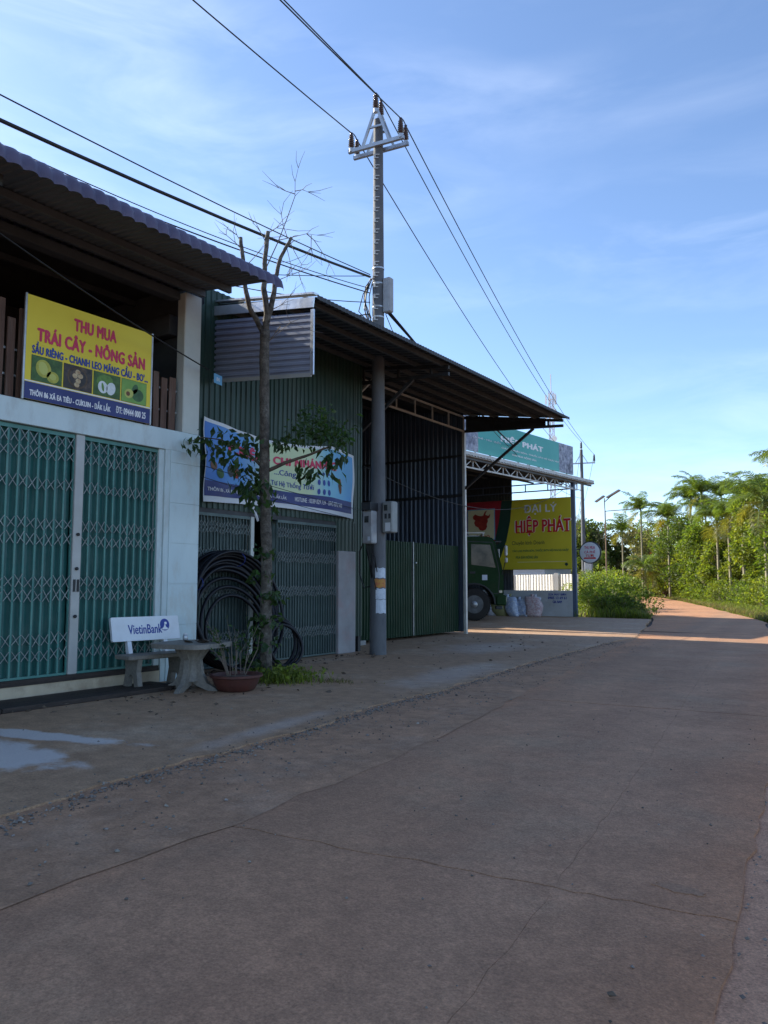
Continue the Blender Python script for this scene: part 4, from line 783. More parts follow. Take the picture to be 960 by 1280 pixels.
# door, its window, quarter window
door = part('door', plate((0, TY0 + .019, 0), UX, UZ, [(-14.15, 1.42), (-13.62, 1.36), (-13.20, 1.05), (-13.02, 1.05), (-12.97, 1.75), (-13.02, 2.10), (-13.22, 2.98), (-14.15, 3.02)], .025), 'truck_green', tk)
part('window', plate((0, TY0 - .007, 0), UX, UZ, [(-14.03, 2.14), (-13.10, 2.02), (-13.30, 2.90), (-14.03, 2.93)], .006), 'cab_glass', door)
part('handle', plate((0, TY0 - .007, 0), UX, UZ, [(-14.08, 1.80), (-13.88, 1.80), (-13.88, 1.88), (-14.08, 1.88)], .03), 'dark_metal', door)
part('door_sticker', plate((0, TY0 - .007, 0), UX, UZ, [(-13.62, 1.55), (-13.42, 1.55), (-13.42, 1.75), (-13.62, 1.75)], .003), 'paper', door)
part('door_seam', plate((0, TY0 + .0188, 0), UX, UZ, [(-14.18, 1.40), (-13.60, 1.33), (-13.18, 1.02), (-12.99, 1.02), (-12.94, 1.75), (-12.99, 2.10), (-13.20, 3.01), (-14.18, 3.05)], .004), 'dark_metal', tk)
part('side_vent', plate((0, TY0 + .019, 0), UX, UZ, [(-15.05, 1.25), (-14.75, 1.25), (-14.75, 1.70), (-15.05, 1.70)], .01), 'dark_metal', tk)
part('roof_visor', MB().bbox(-13.25, -12.86, TY0 + .1, TY1 - .1, 3.00, 3.06, .01), 'dark_metal', tk)
part('quarter_window', plate((0, TY0 + .019, 0), UX, UZ, [(-14.62, 2.16), (-14.28, 2.16), (-14.28, 2.93), (-14.62, 2.93)], .012), 'cab_glass', tk)
part('side_stripe', plate((0, TY0 + .019, 0), UX, UZ, [(-15.1, 1.9), (-14.3, 1.9), (-14.3, 2.02), (-15.1, 1.98)], .008), 'sack_olive', tk)
part('window_trim', plate((0, TY0 + .019, 0), UX, UZ, [(-14.24, 1.4), (-14.19, 1.4), (-14.19, 3.02), (-14.24, 3.02)], .010), 'dark_metal', tk)
wsv = [(-12.855, TY0 + .15, 2.08), (-12.855, TY1 - .15, 2.08), (-13.085, TY1 - .18, 2.98), (-13.085, TY0 + .18, 2.98)]
part('windscreen', MB().add([Vector(p) + Vector((.012, 0, 0)) for p in wsv], [(0, 1, 2, 3)]), 'glass', tk)
part('wiper', MB().bar((-12.84, 26.9, 2.1), (-12.90, 27.4, 2.45), .02), 'dark_metal', tk)
part('grille', MB().box(-12.80, -12.765, TY0 + .35, TY1 - .35, 1.15, 1.62), 'dark_metal', tk)
part('bumper', MB().bbox(-13.10, -12.70, TY0 - .02, TY1 + .02, .58, .98, .05), 'truck_green', tk)
for y in (TY0 + .22, TY1 - .22):
    part('headlight', MB().bbox(-12.715, -12.685, y - .16, y + .16, .72, .90, .01), 'lamp_lens', tk)
part('indicator', MB().bbox(-12.98, -12.86, TY0 - .012, TY0 + .03, 1.06, 1.16, .01), 'lamp_lens', tk)
for sy in (TY0, TY1):
    d = -1 if sy == TY0 else 1
    ar = part('mirror_arm', MB().tube([(-12.98, sy, 2.75), (-12.74, sy + d * .18, 2.86), (-12.70, sy + d * .22, 2.45), (-12.86, sy, 1.75)], .016, 6), 'dark_metal', tk)
    part('mirror', MB().bbox(-12.78, -12.68, sy + d * .30 - .10, sy + d * .30 + .10, 2.46, 2.86, .03), 'white_steel', ar)
    part('mirror', MB().bbox(-12.78, -12.68, sy + d * .30 - .10, sy + d * .30 + .10, 2.20, 2.40, .03), 'white_steel', ar)
part('roof_rack', MB().bar((-15.0, TY0 + .1, 3.37), (-13.5, TY0 + .1, 3.37), .035).bar((-15.0, TY1 - .1, 3.37), (-13.5, TY1 - .1, 3.37), .035).bar((-13.5, TY0 + .1, 3.37), (-13.5, TY1 - .1, 3.37), .035).bar((-14.9, TY0 + .1, 3.2), (-14.9, TY0 + .1, 3.37), .03).bar((-13.55, TY0 + .1, 3.2), (-13.55, TY0 + .1, 3.37), .03).bar((-14.2, TY0 + .1, 3.2), (-14.2, TY0 + .1, 3.37), .03), 'white_steel', tk)
part('arch_lip', MB().tube([(x, TY0 + .01, z) for x, z in arch], .035, 6), 'dark_metal', tk)
part('step', MB().bbox(-13.12, -12.86, TY0 - .06, TY0 + .3, .44, .56, .02), 'dark_metal', tk)
def wheel(x, y, out):
    w = part('wheel', MB().lathe((x, y, .625), [(.34, -.13), (.50, -.14), (.585, -.125), (.618, -.09), (.625, 0), (.618, .09), (.585, .125), (.50, .14), (.34, .13)], 36, 'Y'), 'rubber', tk, 'auto')
    part('rim', MB().lathe((x, y + out * .10, .625), [(.345, out * .035), (.33, out * .02), (.30, -out * .05), (.20, -out * .06), (.19, out * .0), (.12, out * .01)], 28, 'Y'), 'rim', w, 'auto')
    part('hub', MB().lathe((x, y + out * .10, .625), [(.125, 0), (.12, out * .06), (.07, out * .10), (.0, out * .10)], 16, 'Y'), 'hub', w, 'auto')
    for k in range(8):
        a = k * math.pi / 4; part('bolt', MB().lathe((x + .16 * math.cos(a), y + out * .10, .625 + .16 * math.sin(a)), [(.016, -.02 * out), (.016, out * .03)], 6, 'Y'), 'hub', w)
    tr = MB()
    for k in range(44):
        a = 2 * math.pi * k / 44; c, s_ = math.cos(a), math.sin(a); tr.bar((x + .60 * c, y + out * .13, .625 + .60 * s_), (x + .622 * c, y + out * .05, .625 + .622 * s_), .04, .02)
    part('tread', tr, 'rubber', w)
wheel(-13.92, TY0 + .17, -1); wheel(-13.92, TY1 - .17, 1); wheel(-18.0, TY0 + .17, -1); wheel(-18.0, TY1 - .17, 1)
part('chassis', MB().box(-19.6, -13.0, 27.0, 27.12, .72, .95).box(-19.6, -13.0, 27.7, 27.82, .72, .95), 'dark_metal', tk)
part('front_axle', MB().tube([(-13.92, TY0 + .3, .625), (-13.92, TY1 - .3, .625)], .07, 8), 'dark_metal', tk)
part('rear_axle', MB().tube([(-18.0, TY0 + .3, .625), (-18.0, TY1 - .3, .625)], .08, 8), 'dark_metal', tk)
bedm = part('cargo_bed', MB().bbox(-19.8, -15.4, TY0, TY1, 1.12, 1.22, .01).bbox(-19.8, -15.4, TY0, TY0 + .06, 1.22, 2.0, .01).bbox(-19.8, -15.4, TY1 - .06, TY1, 1.22, 2.0, .01).bbox(-15.46, -15.4, TY0, TY1, 1.22, 2.3, .01), 'truck_green', tk)
_piv = Vector((-13.92, 26.47, 0)); tk.rotation_euler.z = R(32); tk.location = _piv + Matrix.Rotation(R(32), 3, 'Z') @ (Vector(tk.location) - _piv)
for k in range(5): part('bed_rib', MB().box(-19.6 + k, -19.5 + k, TY0 - .03, TY0, 1.2, 1.98), 'truck_green', bedm)
#@@POLES
# ================================================================== POLES AND WIRES
def catenary(a, b, sag, n=28): 
    a, b = Vector(a), Vector(b); return [a.lerp(b, i / n) - UZ * (4 * sag * (i / n) * (1 - i / n)) for i in range(n + 1)]
def wire(a, b, sag, r, label, n=28, group='overhead wires'):
    return single('cable', MB().tube(catenary(a, b, sag, n), r, 5), 'cable', a, label, 'cable', group, True)
PX, PYy = -8.88, 12.76
AX = Vector((0.98, 0.19, 0)).normalized(); AL = Vector((-AX.y, AX.x, 0))      # crossarm direction, line direction
p1 = thing('utility_pole', (PX, PYy, 0), 'tall concrete power pole before the green yard gate', 'pole')
part('shaft', MB().lathe((PX, PYy, 0), [(.170, 0), (.158, 1.5), (.150, 3), (.130, 6), (.112, 9), (.098, 11.25), (.02, 11.28)], 20), 'pole_conc', p1, 'auto')
vdir = Vector((0.52, -0.85, 0)).normalized(); sdir = Vector((-vdir.y, vdir.x, 0))
rg = random.Random(8); z = 6.35
cl = MB()
zz = 6.4
while zz < 10.5:                                       # climbing rungs cast into the shaft
    rr0 = .13 - (zz - 6) * .0062; c = Vector((PX, PYy, zz)) + (vdir * .97 - sdir * .12) * rr0
    part('rung', MB().bar(c - sdir * .055 - UZ * .045, c - sdir * .055 + UZ * .045, .03, .035).bar(c - sdir * .055 + UZ * .035, c + sdir * .045 + UZ * .035, .03, .02).bar(c - sdir * .055 - UZ * .035, c + sdir * .02 - UZ * .035, .03, .02), 'rung_conc', p1); zz += .235
PT = Vector((PX, PYy, 0))
for s in (-1, 1):
    o = AL * (.13 * s); part('crossarm', MB().bar(PT + o - AX * .64 + UZ * 10.62, PT + o + AX * .64 + UZ * 10.66, .07, .075), 'galv', p1)
    br = MB()
    for k in (-1, 1): br.bar(PT + o + AX * (.30 * k) + UZ * 10.68, PT + o * .9 + AX * (.03 * k) + UZ * 11.42, .05, .05)
    br.bar(PT + o * .95 - AX * .14 + UZ * 11.05, PT + o * .95 + AX * .14 + UZ * 11.05, .04, .04); part('brace', br, 'galv', p1)
insp = [(.0, 0), (.045, .0), (.045, .05), (.062, .06), (.04, .075)]
def insulator(c, parent=p1, s=1.0):
    pr_ = [(.018, -.06), (.018, 0), (.04, .01)]
    for k in range(6): pr_ += [(.040, .02 + k * .045), (.068 - .003 * k, .03 + k * .045), (.060 - .003 * k, .042 + k * .045), (.036, .05 + k * .045)]
    pr_ += [(.03, .31), (.034, .33), (.0, .34)]
    i_ = part('insulator', MB().lathe(c, [(a * s, b * s) for a, b in pr_], 14), 'insulator', parent, True); part('pin_cap', MB().lathe(c + UZ * (-.05 * s), [(.035 * s, -.06 * s), (.048 * s, -.05 * s), (.048 * s, .03 * s), (.02 * s, .05 * s)], 10), 'galv', i_)
ATT = {}
for nm, k, h in (('L', -.57, 10.70), ('R', .57, 10.75), ('T', 0, 11.45)):
    for s in (-1, 1):
        c = PT + AX * k + AL * (.14 * s) + UZ * h; insulator(c); ATT[nm, s] = c + UZ * .33
part('jumper', MB().tube(catenary(ATT['L', -1], ATT['L', 1], -.04, 6), .012, 5).tube(catenary(ATT['R', -1], ATT['R', 1], -.04, 6), .012, 5).tube(catenary(ATT['T', -1], ATT['T', 1], -.04, 6), .012, 5), 'cable', p1)
# distribution box, bands, meters, bills
part('distribution_box', MB().bbox(PX + .12, PX + .30, PYy - .02, PYy + .14, 7.00, 7.74, .02), 'meter_grey', p1)
for z in (7.12, 7.62, 7.95, 6.9): part('steel_band', MB().lathe((PX, PYy, z), [(.128, 0), (.128, .03)], 18), 'galv', p1)
cb = MB(); rg = random.Random(14)
for k in range(7):
    a = PT + Vector((-.12 + rg.uniform(-.04, .04), -.08 + rg.uniform(-.04, .04), 7.75 + rg.uniform(-.1, .1))); b = PT + Vector((.0 + rg.uniform(-.12, .05), -.13, 6.6 + rg.uniform(-.2, .3)))
    m_ = a.lerp(b, .5) + Vector((rg.uniform(-.30, .05), rg.uniform(-.2, .05), rg.uniform(-.2, .2))); cb.tube([a, a.lerp(m_, .5) + Vector((-.05, 0, .05)), m_, m_.lerp(b, .6), b], .011, 5)
part('cable_bunch', cb, 'cable', p1)
mc = PT + vdir * .17
mt = part('meter_box', MB().bbox(-9.02 - .0, -8.78, PYy - .36, PYy - .17, 2.20, 2.86, .02), 'meter_grey', p1)
part('meter_window', MB().box(-8.96, -8.86, PYy - .364, PYy - .355, 2.62, 2.75), 'glass', mt); part('meter_cover', MB().box(-9.01, -8.79, PYy - .40, PYy - .13, 2.865, 3.02), 'dark_metal', mt)
part('meter_label', MB().box(-8.88, -8.82, PYy - .364, PYy - .356, 2.26, 2.34), 'paper', mt)
m2 = part('meter_box', MB().bbox(-8.70, -8.46, PYy - .12, PYy + .10, 2.42, 3.05, .02), 'meter_box', p1)
for dx, zz_, w_, h_ in ((-.03, 2.86, .08, .12), (-.03, 2.70, .05, .10), (.06, 2.70, .05, .10)): part('meter_window', MB().box(-8.58 + dx - w_ / 2, -8.58 + dx + w_ / 2, PYy - .126, PYy - .117, zz_, zz_ + h_), 'glass', m2)
part('meter_label', MB().box(-8.62, -8.5, PYy - .126, PYy - .117, 2.45, 2.62), 'white_paint', m2)
cb = MB()
for k in range(8):
    a = Vector((-8.98 + .025 * k, PYy - .26, 2.22)); b = PT + Vector((-.05 + .02 * k, -.16, 1.5 + rg.uniform(-.25, .3))); cb.tube([a, a - UZ * (.12 + .05 * (k % 3)), a.lerp(b, .6) + Vector((rg.uniform(-.06, .06), -.03, 0)), b], .010, 5)
cb.tube([(-9.02, PYy - .25, 2.3), (-9.16, PYy - .25, 2.05), (-9.18, PYy - .22, 1.6), (-9.08, PYy - .2, 1.32), (-8.95, PYy - .17, 1.36)], .014, 6)
part('service_cables', cb, 'cable', p1)
rg2 = .156
def bill(a0, a1, z0, z1, m, dr=.003):
    mb = MB(); n = 6; V = []
    for j in (0, 1):
        for i in range(n + 1):
            a = R(a0 + (a1 - a0) * i / n); rr0 = .1705 - (z0 if j == 0 else z1) * .0078 + dr; V.append((PX + rr0 * math.cos(a), PYy + rr0 * math.sin(a), (z0 if j == 0 else z1) + .01 * math.sin(i * 2)))
    part('bill', mb.add(V, [(i, i + 1, n + 2 + i, n + 1 + i) for i in range(n)]), m, p1)
bill(-75, 12, 1.52, 1.72, 'paper'); bill(-80, 12, 1.33, 1.50, 'paper_red'); bill(-72, 14, 1.10, 1.31, 'paper'); bill(-70, 14, .82, 1.09, 'paper', .004)
# second pole and everything along the line
P2 = Vector((-19.5, 54.1, 0)); D12 = (P2 - PT).normalized(); A2 = Vector((D12.y, -D12.x, 0))
p2 = thing('utility_pole', P2, 'distant concrete power pole beyond the round coffee sign', 'pole')
part('shaft', MB().lathe(P2, [(.20, 0), (.17, 3), (.14, 6), (.12, 9), (.10, 11.2), (.02, 11.23)], 14), 'pole_conc', p2, 'auto')
part('crossarm', MB().bar(P2 - A2 * .95 + UZ * 10.2, P2 + A2 * .95 + UZ * 10.2, .09, .09).bar(P2 - A2 * .45 + UZ * 10.2, P2 + UZ * 10.95, .05).bar(P2 + A2 * .45 + UZ * 10.2, P2 + UZ * 10.95, .05), 'galv', p2)
for k, h in ((-.9, 10.25), (.9, 10.25), (0, 11.25)): insulator(P2 + A2 * k + UZ * (h + .06), p2, 1.5)
part('meter_box', MB().bbox(P2.x + .2, P2.x + .75, P2.y - .5, P2.y - .2, 1.7, 3.2, .03), 'meter_grey', p2)
A2T = {'L': P2 - A2 * .9 + UZ * 10.82, 'R': P2 + A2 * .9 + UZ * 10.82, 'T': P2 + UZ * 11.8}
P0 = Vector((-4.6, -29.5, 0)); A0 = Vector((1, .05, 0))
nm_ = {'L': 'left', 'R': 'right', 'T': 'top'}
for k, off, h in (('L', -.6, 10.9), ('T', -1.1, 12.1), ('R', .62, 10.9)):
    wire(ATT[k, -1], P0 + A0 * off + UZ * h, .95 if k != 'T' else .45, .0125, 'power wire running overhead from the %s insulators of the tall pole' % nm_[k])
    wire(ATT[k, 1], A2T[k], .75, .0125, 'power wire from the %s insulators of the tall pole to the distant pole' % nm_[k])
P3 = P2 + Vector((-16, 40, 0))
for k, off in (('L', -.9), ('R', .9), ('T', 0)):
    wire(A2T[k], P3 + A2 * off + UZ * (10.8 if off else 11.8), 1.2, .014, 'power wire leaving the %s insulator of the distant pole to the right' % nm_[k])
LV = PT + Vector((-.14, -.1, 0))
wire(LV + UZ * 7.80, P0 + UZ * 7.1, 1.72, .026, 'thick black bundled cable from the tall pole over the purple roof')
wire(LV + UZ * 7.85, P0 + Vector((-.2, 0, 7.8)), 1.5, .010, 'thin upper telephone wire from the tall pole to the left edge')
wire(LV + UZ * 7.45, (-9.6, 2.0, 6.9), .18, .012, 'service wire from the tall pole behind the purple roof edge')
wire(LV + UZ * 7.55, (-9.4, 3.2, 7.05), .22, .008, 'thin slack wire crossing above the purple roof to the tall pole')
wire(LV + UZ * 7.25, (-9.7, 8.2, 6.5), .10, .009, 'short service wire from the tall pole to the white shophouse roof')
wire(LV + UZ * 7.82, (-11.2, 9.2, 7.3), .05, .008, 'short thin wire from the tall pole to the roof ridge')
wire(LV + UZ * 7.0, (-10.5, 9.6, 6.45), .12, .012, 'short black wire drooping from the tall pole onto the shed roof')
wire(PT + Vector((.2, .1, 7.0)), P2 + Vector((0, 0, 8.2)), .8, .028, 'thick black cable from the grey box to the distant pole')
wire(PT + Vector((.25, .1, 7.0)), P2 + Vector((.1, 0, 7.6)), .9, .012, 'thin cable below the grey box to the distant pole')
wire(PT + Vector((.12, .1, 7.0)), (-12.5, 21.5, 6.6), .2, .009, 'thin service wire from the grey box to the open shed')
wire((-8.86, 8.12, 4.72), (-7.35, 2.0, 5.55), .10, .011, 'black wire running across the yellow fruit banner')
wire((-8.98, 3.0, 3.95), (-9.5, 13.0, 2.95), .12, .006, 'thin wire strung across the white beam, upper of the two')
wire((-8.98, 3.0, 3.93), (-9.5, 12.6, 2.75), .16, .006, 'thin wire strung across the white beam, lower of the two')
wire((-9.5, 13.1, 3.9), (-12.2, 31.5, 5.45), .9, .009, 'slack wire between the corrugated shop and the open shed', 20)
for k in range(3): wire(P2 + UZ * (8.2 - .6 * k), P3 + UZ * (8.4 - .7 * k), 1.3, .016, ['highest', 'middle', 'lowest'][k] + ' of the three telephone cables right of the distant pole')
# round coffee sign on the shed post
rs_ = thing('round_sign', (-11.25, 32.2, 2.72), 'round white coffee-buying sign on brackets beside the yellow sign', 'sign')
SC = Vector((-11.28, 32.1, 2.74))
part('disc', MB().lathe(SC, [(.40, -.07), (.455, -.055), (.455, .055), (.40, .07)], 32, 'Y'), 'white_paint', rs_, 'auto')
part('rim', MB().lathe(SC, [(.452, -.06), (.475, -.05), (.475, .05), (.452, .06)], 32, 'Y'), 'dark_metal', rs_, 'auto')
part('bracket', MB().bar((-11.9, 32.1, 2.88), (-11.72, 32.1, 2.88), .04).bar((-11.9, 32.1, 2.60), (-11.72, 32.1, 2.60), .04), 'dark_metal', rs_)
for s, z, w, m in (('THU MUA', .21, .46, 'print_red'), ('CÀ PHÊ', .03, .48, 'print_red'), ('TƯƠI', -.13, .36, 'print_red2')): text('lettering', s, m, rs_, SC + Vector((0, -.073, z)), UX, UZ, (w, .13), .02)
part('underline', plate(SC + Vector((-.28, -.071, -.27)), UX, UZ, [(0, 0), (.56, 0), (.52, .06), (.04, .06)], .003), 'print_red2', rs_)
# solar street lamp
sp_ = thing('street_lamp', (-13.7, 41.5, 0), 'thin rusty post with two tilted solar lamp heads above the bush', 'street lamp')
part('post', MB().tube([(-13.7, 41.5, 0), (-13.7, 41.5, 5.4)], [.05, .035], 8), 'rust_post', sp_)
part('arm', MB().tube([(-13.7, 41.5, 5.38), (-11.9, 41.5, 5.42)], .022, 6), 'rust_post', sp_)
def tpl(c, l, w, tilt, m, name):
    u = Vector((math.cos(tilt), 0, math.sin(tilt))); v = Vector((0, 1, 0)); n_ = Vector((-math.sin(tilt), 0, math.cos(tilt))); V = []
    for k in (0, 1):
        for a, b in ((-l, -w), (l, -w), (l, w), (-l, w)): V.append(Vector(c) + u * a + v * b + n_ * (.06 * k))
    return part(name, MB().add(V, [(3, 2, 1, 0), (4, 5, 6, 7), (0, 1, 5, 4), (1, 2, 6, 5), (2, 3, 7, 6), (3, 0, 4, 7)]), m, sp_)
tpl((-13.95, 41.5, 6.05), .29, .16, R(32), 'solar', 'lamp_head'); tpl((-13.2, 41.5, 6.28), .40, .18, R(28), 'solar', 'solar_panel')
part('neck', MB().tube([(-13.7, 41.5, 5.3), (-13.72, 41.5, 6.1)], .025, 6).tube([(-13.7, 41.5, 5.9), (-13.2, 41.5, 6.3)], .025, 6), 'rust_post', sp_)
# telecom mast
TB = Vector((-84.0, 209.0, 0)); tw = thing('telecom_mast', TB, 'far lattice telecom mast with panel antennas above the teal billboard', 'mast')
tm = MB(); w0 = .55
for a, b in ((-1, -1), (1, -1), (1, 1), (-1, 1)): tm.bar(TB + Vector((a * w0, b * w0, 0)), TB + Vector((a * w0, b * w0, 57)), .15)
for k in range(28):
    z = k * 2.05
    for a, b, c, d in ((-1, -1, 1, -1), (1, 1, -1, 1), (1, -1, 1, 1), (-1, 1, -1, -1)): tm.bar(TB + Vector((a * w0, b * w0, z)), TB + Vector((c * w0, d * w0, z + 2.05)), .09)
part('lattice', tm, 'tower_paint', tw); part('tip', MB().tube([TB + UZ * 57, TB + UZ * 62.5], .12, 5), 'tower_paint', tw)
for zz_ in (55, 50.5):
    for a, b in ((-1.4, -.5), (1.4, -.5), (0, -1.3), (-.9, 1.2), (.9, 1.2)):
        q = TB + Vector((a, b, zz_)); part('panel_antenna', MB().box(q.x - .2, q.x + .2, q.y - .15, q.y + .15, q.z - 1.4, q.z + 1.4).bar(q, TB + UZ * zz_, .12), 'white_paint', tw)
part('dish', MB().lathe(TB + Vector((1.2, -1, 43)), [(.9, -.3), (.5, 0), (.05, .1)], 12, 'Y'), 'white_paint', tw)
#@@FURN
# ================================================================== BENCH, TABLE, POT, PIPE COIL
bench = thing('stone_bench', (-8.62, 7.0, 0), 'terrazzo bench with white blue-lettered backrest before the teal gate', 'bench')
ang = R(-8); 
def rotp(mb, c, a):
    ca, sa = math.cos(a), math.sin(a); mb.v = [(c[0] + (x - c[0]) * ca - (y - c[1]) * sa, c[1] + (x - c[0]) * sa + (y - c[1]) * ca, z) for x, y, z in mb.v]; return mb
bc = (-8.6, 7.05)
part('seat', rotp(MB().bbox(-8.78, -8.40, 6.52, 7.52, .40, .46, .012), bc, ang), 'terrazzo', bench)
def leg_poly(w, h, cx): return [(cx - w / 2, 0), (cx - w / 2 + .10, 0), (cx - .06, h * .42), (cx, h * .5), (cx + .06, h * .42), (cx + w / 2 - .10, 0), (cx + w / 2, 0), (cx + w / 2 - .06, h * .6), (cx + w / 2 - .03, h), (cx - w / 2 + .03, h), (cx - w / 2 + .06, h * .6)]
for y in (6.66, 7.32): part('leg', rotp(MB().prism(leg_poly(.40, .40, -8.59), 'Y', y, y + .07), bc, ang), 'terrazzo', bench)
for y in (6.72, 7.28): part('back_post', rotp(MB().prism([(-8.83, .40), (-8.74, .40), (-8.84, .70), (-8.90, .70)], 'Y', y, y + .06), bc, ang), 'white_paint', bench)
BO = Vector((-8.80, 6.50, .625)); ub = Vector((-math.sin(ang), math.cos(ang), 0)); vb = Vector((-.20, 0, 1)).normalized()
BO = Vector((bc[0] + (BO.x - bc[0]) * math.cos(ang) - (BO.y - bc[1]) * math.sin(ang), bc[1] + (BO.x - bc[0]) * math.sin(ang) + (BO.y - bc[1]) * math.cos(ang), .625)); nb = ub.cross(vb)
back = part('backrest', plate(BO - nb * .05, ub, vb, [(0.012, 0), (1.028, 0), (1.04, .012), (1.04, .318), (1.028, .33), (.012, .33), (0, .318), (0, .012)], .05), 'white_paint', bench)
text('lettering', 'VietinBank', 'print_blue', back, BO + nb * .002 + ub * .50 + vb * .155, ub, vb, (.52, .13), .015)
part('emblem', ell(BO + nb * .0005 + ub * .81 + vb * .205, ub, vb, .075, .085, 24, 0, .002), 'print_blue', back)
part('emblem', plate(BO + nb * .0026 + ub * .81 + vb * .19, ub, vb, [(-.05, -.04), (-.02, -.02), (.0, .03), (.02, -.02), (.05, -.04), (.03, -.055), (-.03, -.055)], .002), 'print_white', back)
part('emblem', ell(BO + nb * .0026 + ub * .825 + vb * .225, ub, vb, .02, .02, 12, 0, .002), 'print_white', back)
# table
tcx, tcy = -7.98, 7.12
tbl = thing('stone_table', (tcx, tcy, 0), 'terrazzo table with curved legs between the bench and the red planter', 'table')
top = []
for k in range(36):
    a = 2 * math.pi * k / 36; c, s = math.cos(a), math.sin(a); top.append((tcx + .44 * math.copysign(abs(c) ** .45, c), tcy + .44 * math.copysign(abs(s) ** .45, s)))
part('tabletop', rotp(MB().slab(top, .565, .625), (tcx, tcy), R(12)), 'terrazzo', tbl)
part('stem', MB().lathe((tcx, tcy, 0), [(.13, .12), (.10, .25), (.10, .42), (.17, .52), (.20, .565)], 14), 'terrazzo', tbl, 'auto')
for k in range(4):
    a = R(20 + 90 * k); pr_ = [(.02, .10), (.10, .06), (.26, 0), (.40, 0), (.36, .04), (.24, .10), (.17, .22), (.14, .40), (.26, .56), (.02, .56)]
    mb = MB().prism([(tcx + x, z) for x, z in pr_], 'Y', tcy - .035, tcy + .035); part('leg', rotp(mb, (tcx, tcy), a), 'terrazzo', tbl)
rl = random.Random(6); dl = thing('debris', (tcx + .1, tcy + .05, .626), 'scrap of dry leaves and rag lying on the terrazzo table', 'debris')
for k in range(9):
    c = Vector((tcx + .12 + rl.uniform(-.18, .18), tcy + .08 + rl.uniform(-.16, .16), .630)); a = rl.uniform(0, 6.28); u = Vector((math.cos(a), math.sin(a), .1)) * .06; v = Vector((-math.sin(a), math.cos(a), .15)) * .04
    part('scrap', MB().add([c - u - v, c + u - v * .6, c + u * 1.2 + v + UZ * .025, c - u * .5 + v + UZ * .01, c + UZ * .018], [(0, 1, 4), (1, 2, 4), (2, 3, 4), (3, 0, 4)]), 'bark_dark' if k % 3 else 'twig', dl)
bl = thing('glass_jar', (-8.33, 7.30, .626), 'small clear jar standing on the table near the white pillar', 'jar')
part('body', MB().lathe((-8.30, 7.28, .626), [(.03, 0), (.036, .01), (.036, .06), (.026, .08)], 12), 'galv', bl, True); part('lid', MB().lathe((-8.30, 7.28, .706), [(.029, 0), (.029, .018)], 12), 'white_paint', bl)
# planter
pc = Vector((-7.45, 7.42, 0)); pot = thing('planter', pc, 'wide red clay bowl planter with dry stems by the bare tree', 'planter')
part('bowl', MB().lathe(pc, [(.21, 0), (.245, .02), (.29, .10), (.315, .17), (.35, .185), (.35, .215), (.31, .215), (.29, .17), (.26, .15)], 28), 'pot', pot, 'auto')
part('soil', MB().lathe(pc, [(.295, .165), (.17, .185), (.02, .195)], 16), 'bark_dark', pot)
def leaf(mb, c, d, l, w, r, bend=.25):
    d = d.normalized(); s = d.cross(Vector((r.uniform(-1, 1), r.uniform(-1, 1), r.uniform(-.3, 1)))); s = s.normalized() if s.length > .01 else d.orthogonal().normalized(); n_ = s.cross(d)
    a, b, e = c, c + d * (l * .5) + n_ * (bend * l * .15), c + d * l - n_ * (bend * l * .3)
    mb.add([a, b - s * (w / 2), b + s * (w / 2), e], [(0, 1, 2), (1, 3, 2)])
st_ = MB(); lf = MB(); r = random.Random(17)
for k in range(16):
    a = r.uniform(0, 6.28); q = pc + Vector((math.cos(a) * .12, math.sin(a) * .12, .2)); e = q + Vector((math.cos(a) * r.uniform(.1, .32), math.sin(a) * r.uniform(.1, .32), r.uniform(.35, .75)))
    m_ = q.lerp(e, .5) + Vector((r.uniform(-.05, .05), r.uniform(-.05, .05), .05)); st_.tube([q, m_, e], [.008, .006, .003], 4)
    for j in range(9): leaf(lf, m_.lerp(e, r.random()), Vector((r.uniform(-1, 1), r.uniform(-1, 1), r.uniform(-.4, .8))), r.uniform(.05, .09), .03, r)
part('stems', st_, 'twig', pot); part('leaves', lf, 'leaf_dark', pot)
# coil of black pipe
coil = thing('pipe_coil', (-9.25, 9.1, 0), 'big coil of black plastic pipe leaning on the lattice gate behind the tree', 'pipe coil')
r = random.Random(9)
def loop(cy, rad, x0, lean, ph, tw, a0=0, a1=360, n=56, rz=1.0):
    P = []
    for k in range(n + 1):
        a = R(a0 + (a1 - a0) * k / n); y = cy + rad * math.cos(a); z = rad * rz * (1 + math.sin(a)) + .035; P.append(Vector((x0 - lean * z + .02 * math.sin(2 * a + ph) + tw * math.cos(a), y, z)))
    return P
for k in range(11):
    rad = .93 - .022 * (k % 4) - .03 * (k // 4); part('pipe_loop', MB().tube(loop(9.06 + r.uniform(-.02, .02), rad, -8.98 - .055 * (k % 5) + r.uniform(-.01, .01), .20, r.uniform(0, 6), r.uniform(-.04, .04)), .030, 8, False), 'hdpe', coil, True)
for k in range(4):
    part('pipe_loop', MB().tube(loop(8.98 + .05 * k, .80 - .07 * k, -9.02 - .02 * k, .20, k, .06), .030, 8, False), 'hdpe', coil, True)
for k in range(3): part('pipe_loop', MB().tube(loop(9.72 + .05 * k, .42 - .04 * k, -8.74 + .05 * k, .22, k, .05, n=40, rz=1.0), .028, 8, False), 'hdpe', coil, True)
for k in range(9):
    part('pipe_loop', MB().tube(loop(9.10 + r.uniform(-.02, .03), .95 - .018 * (k % 3), -8.86 - .05 * k + r.uniform(-.01, .01), .20, r.uniform(0, 6), r.uniform(-.05, .05)), .029, 8, False), 'hdpe', coil, True)
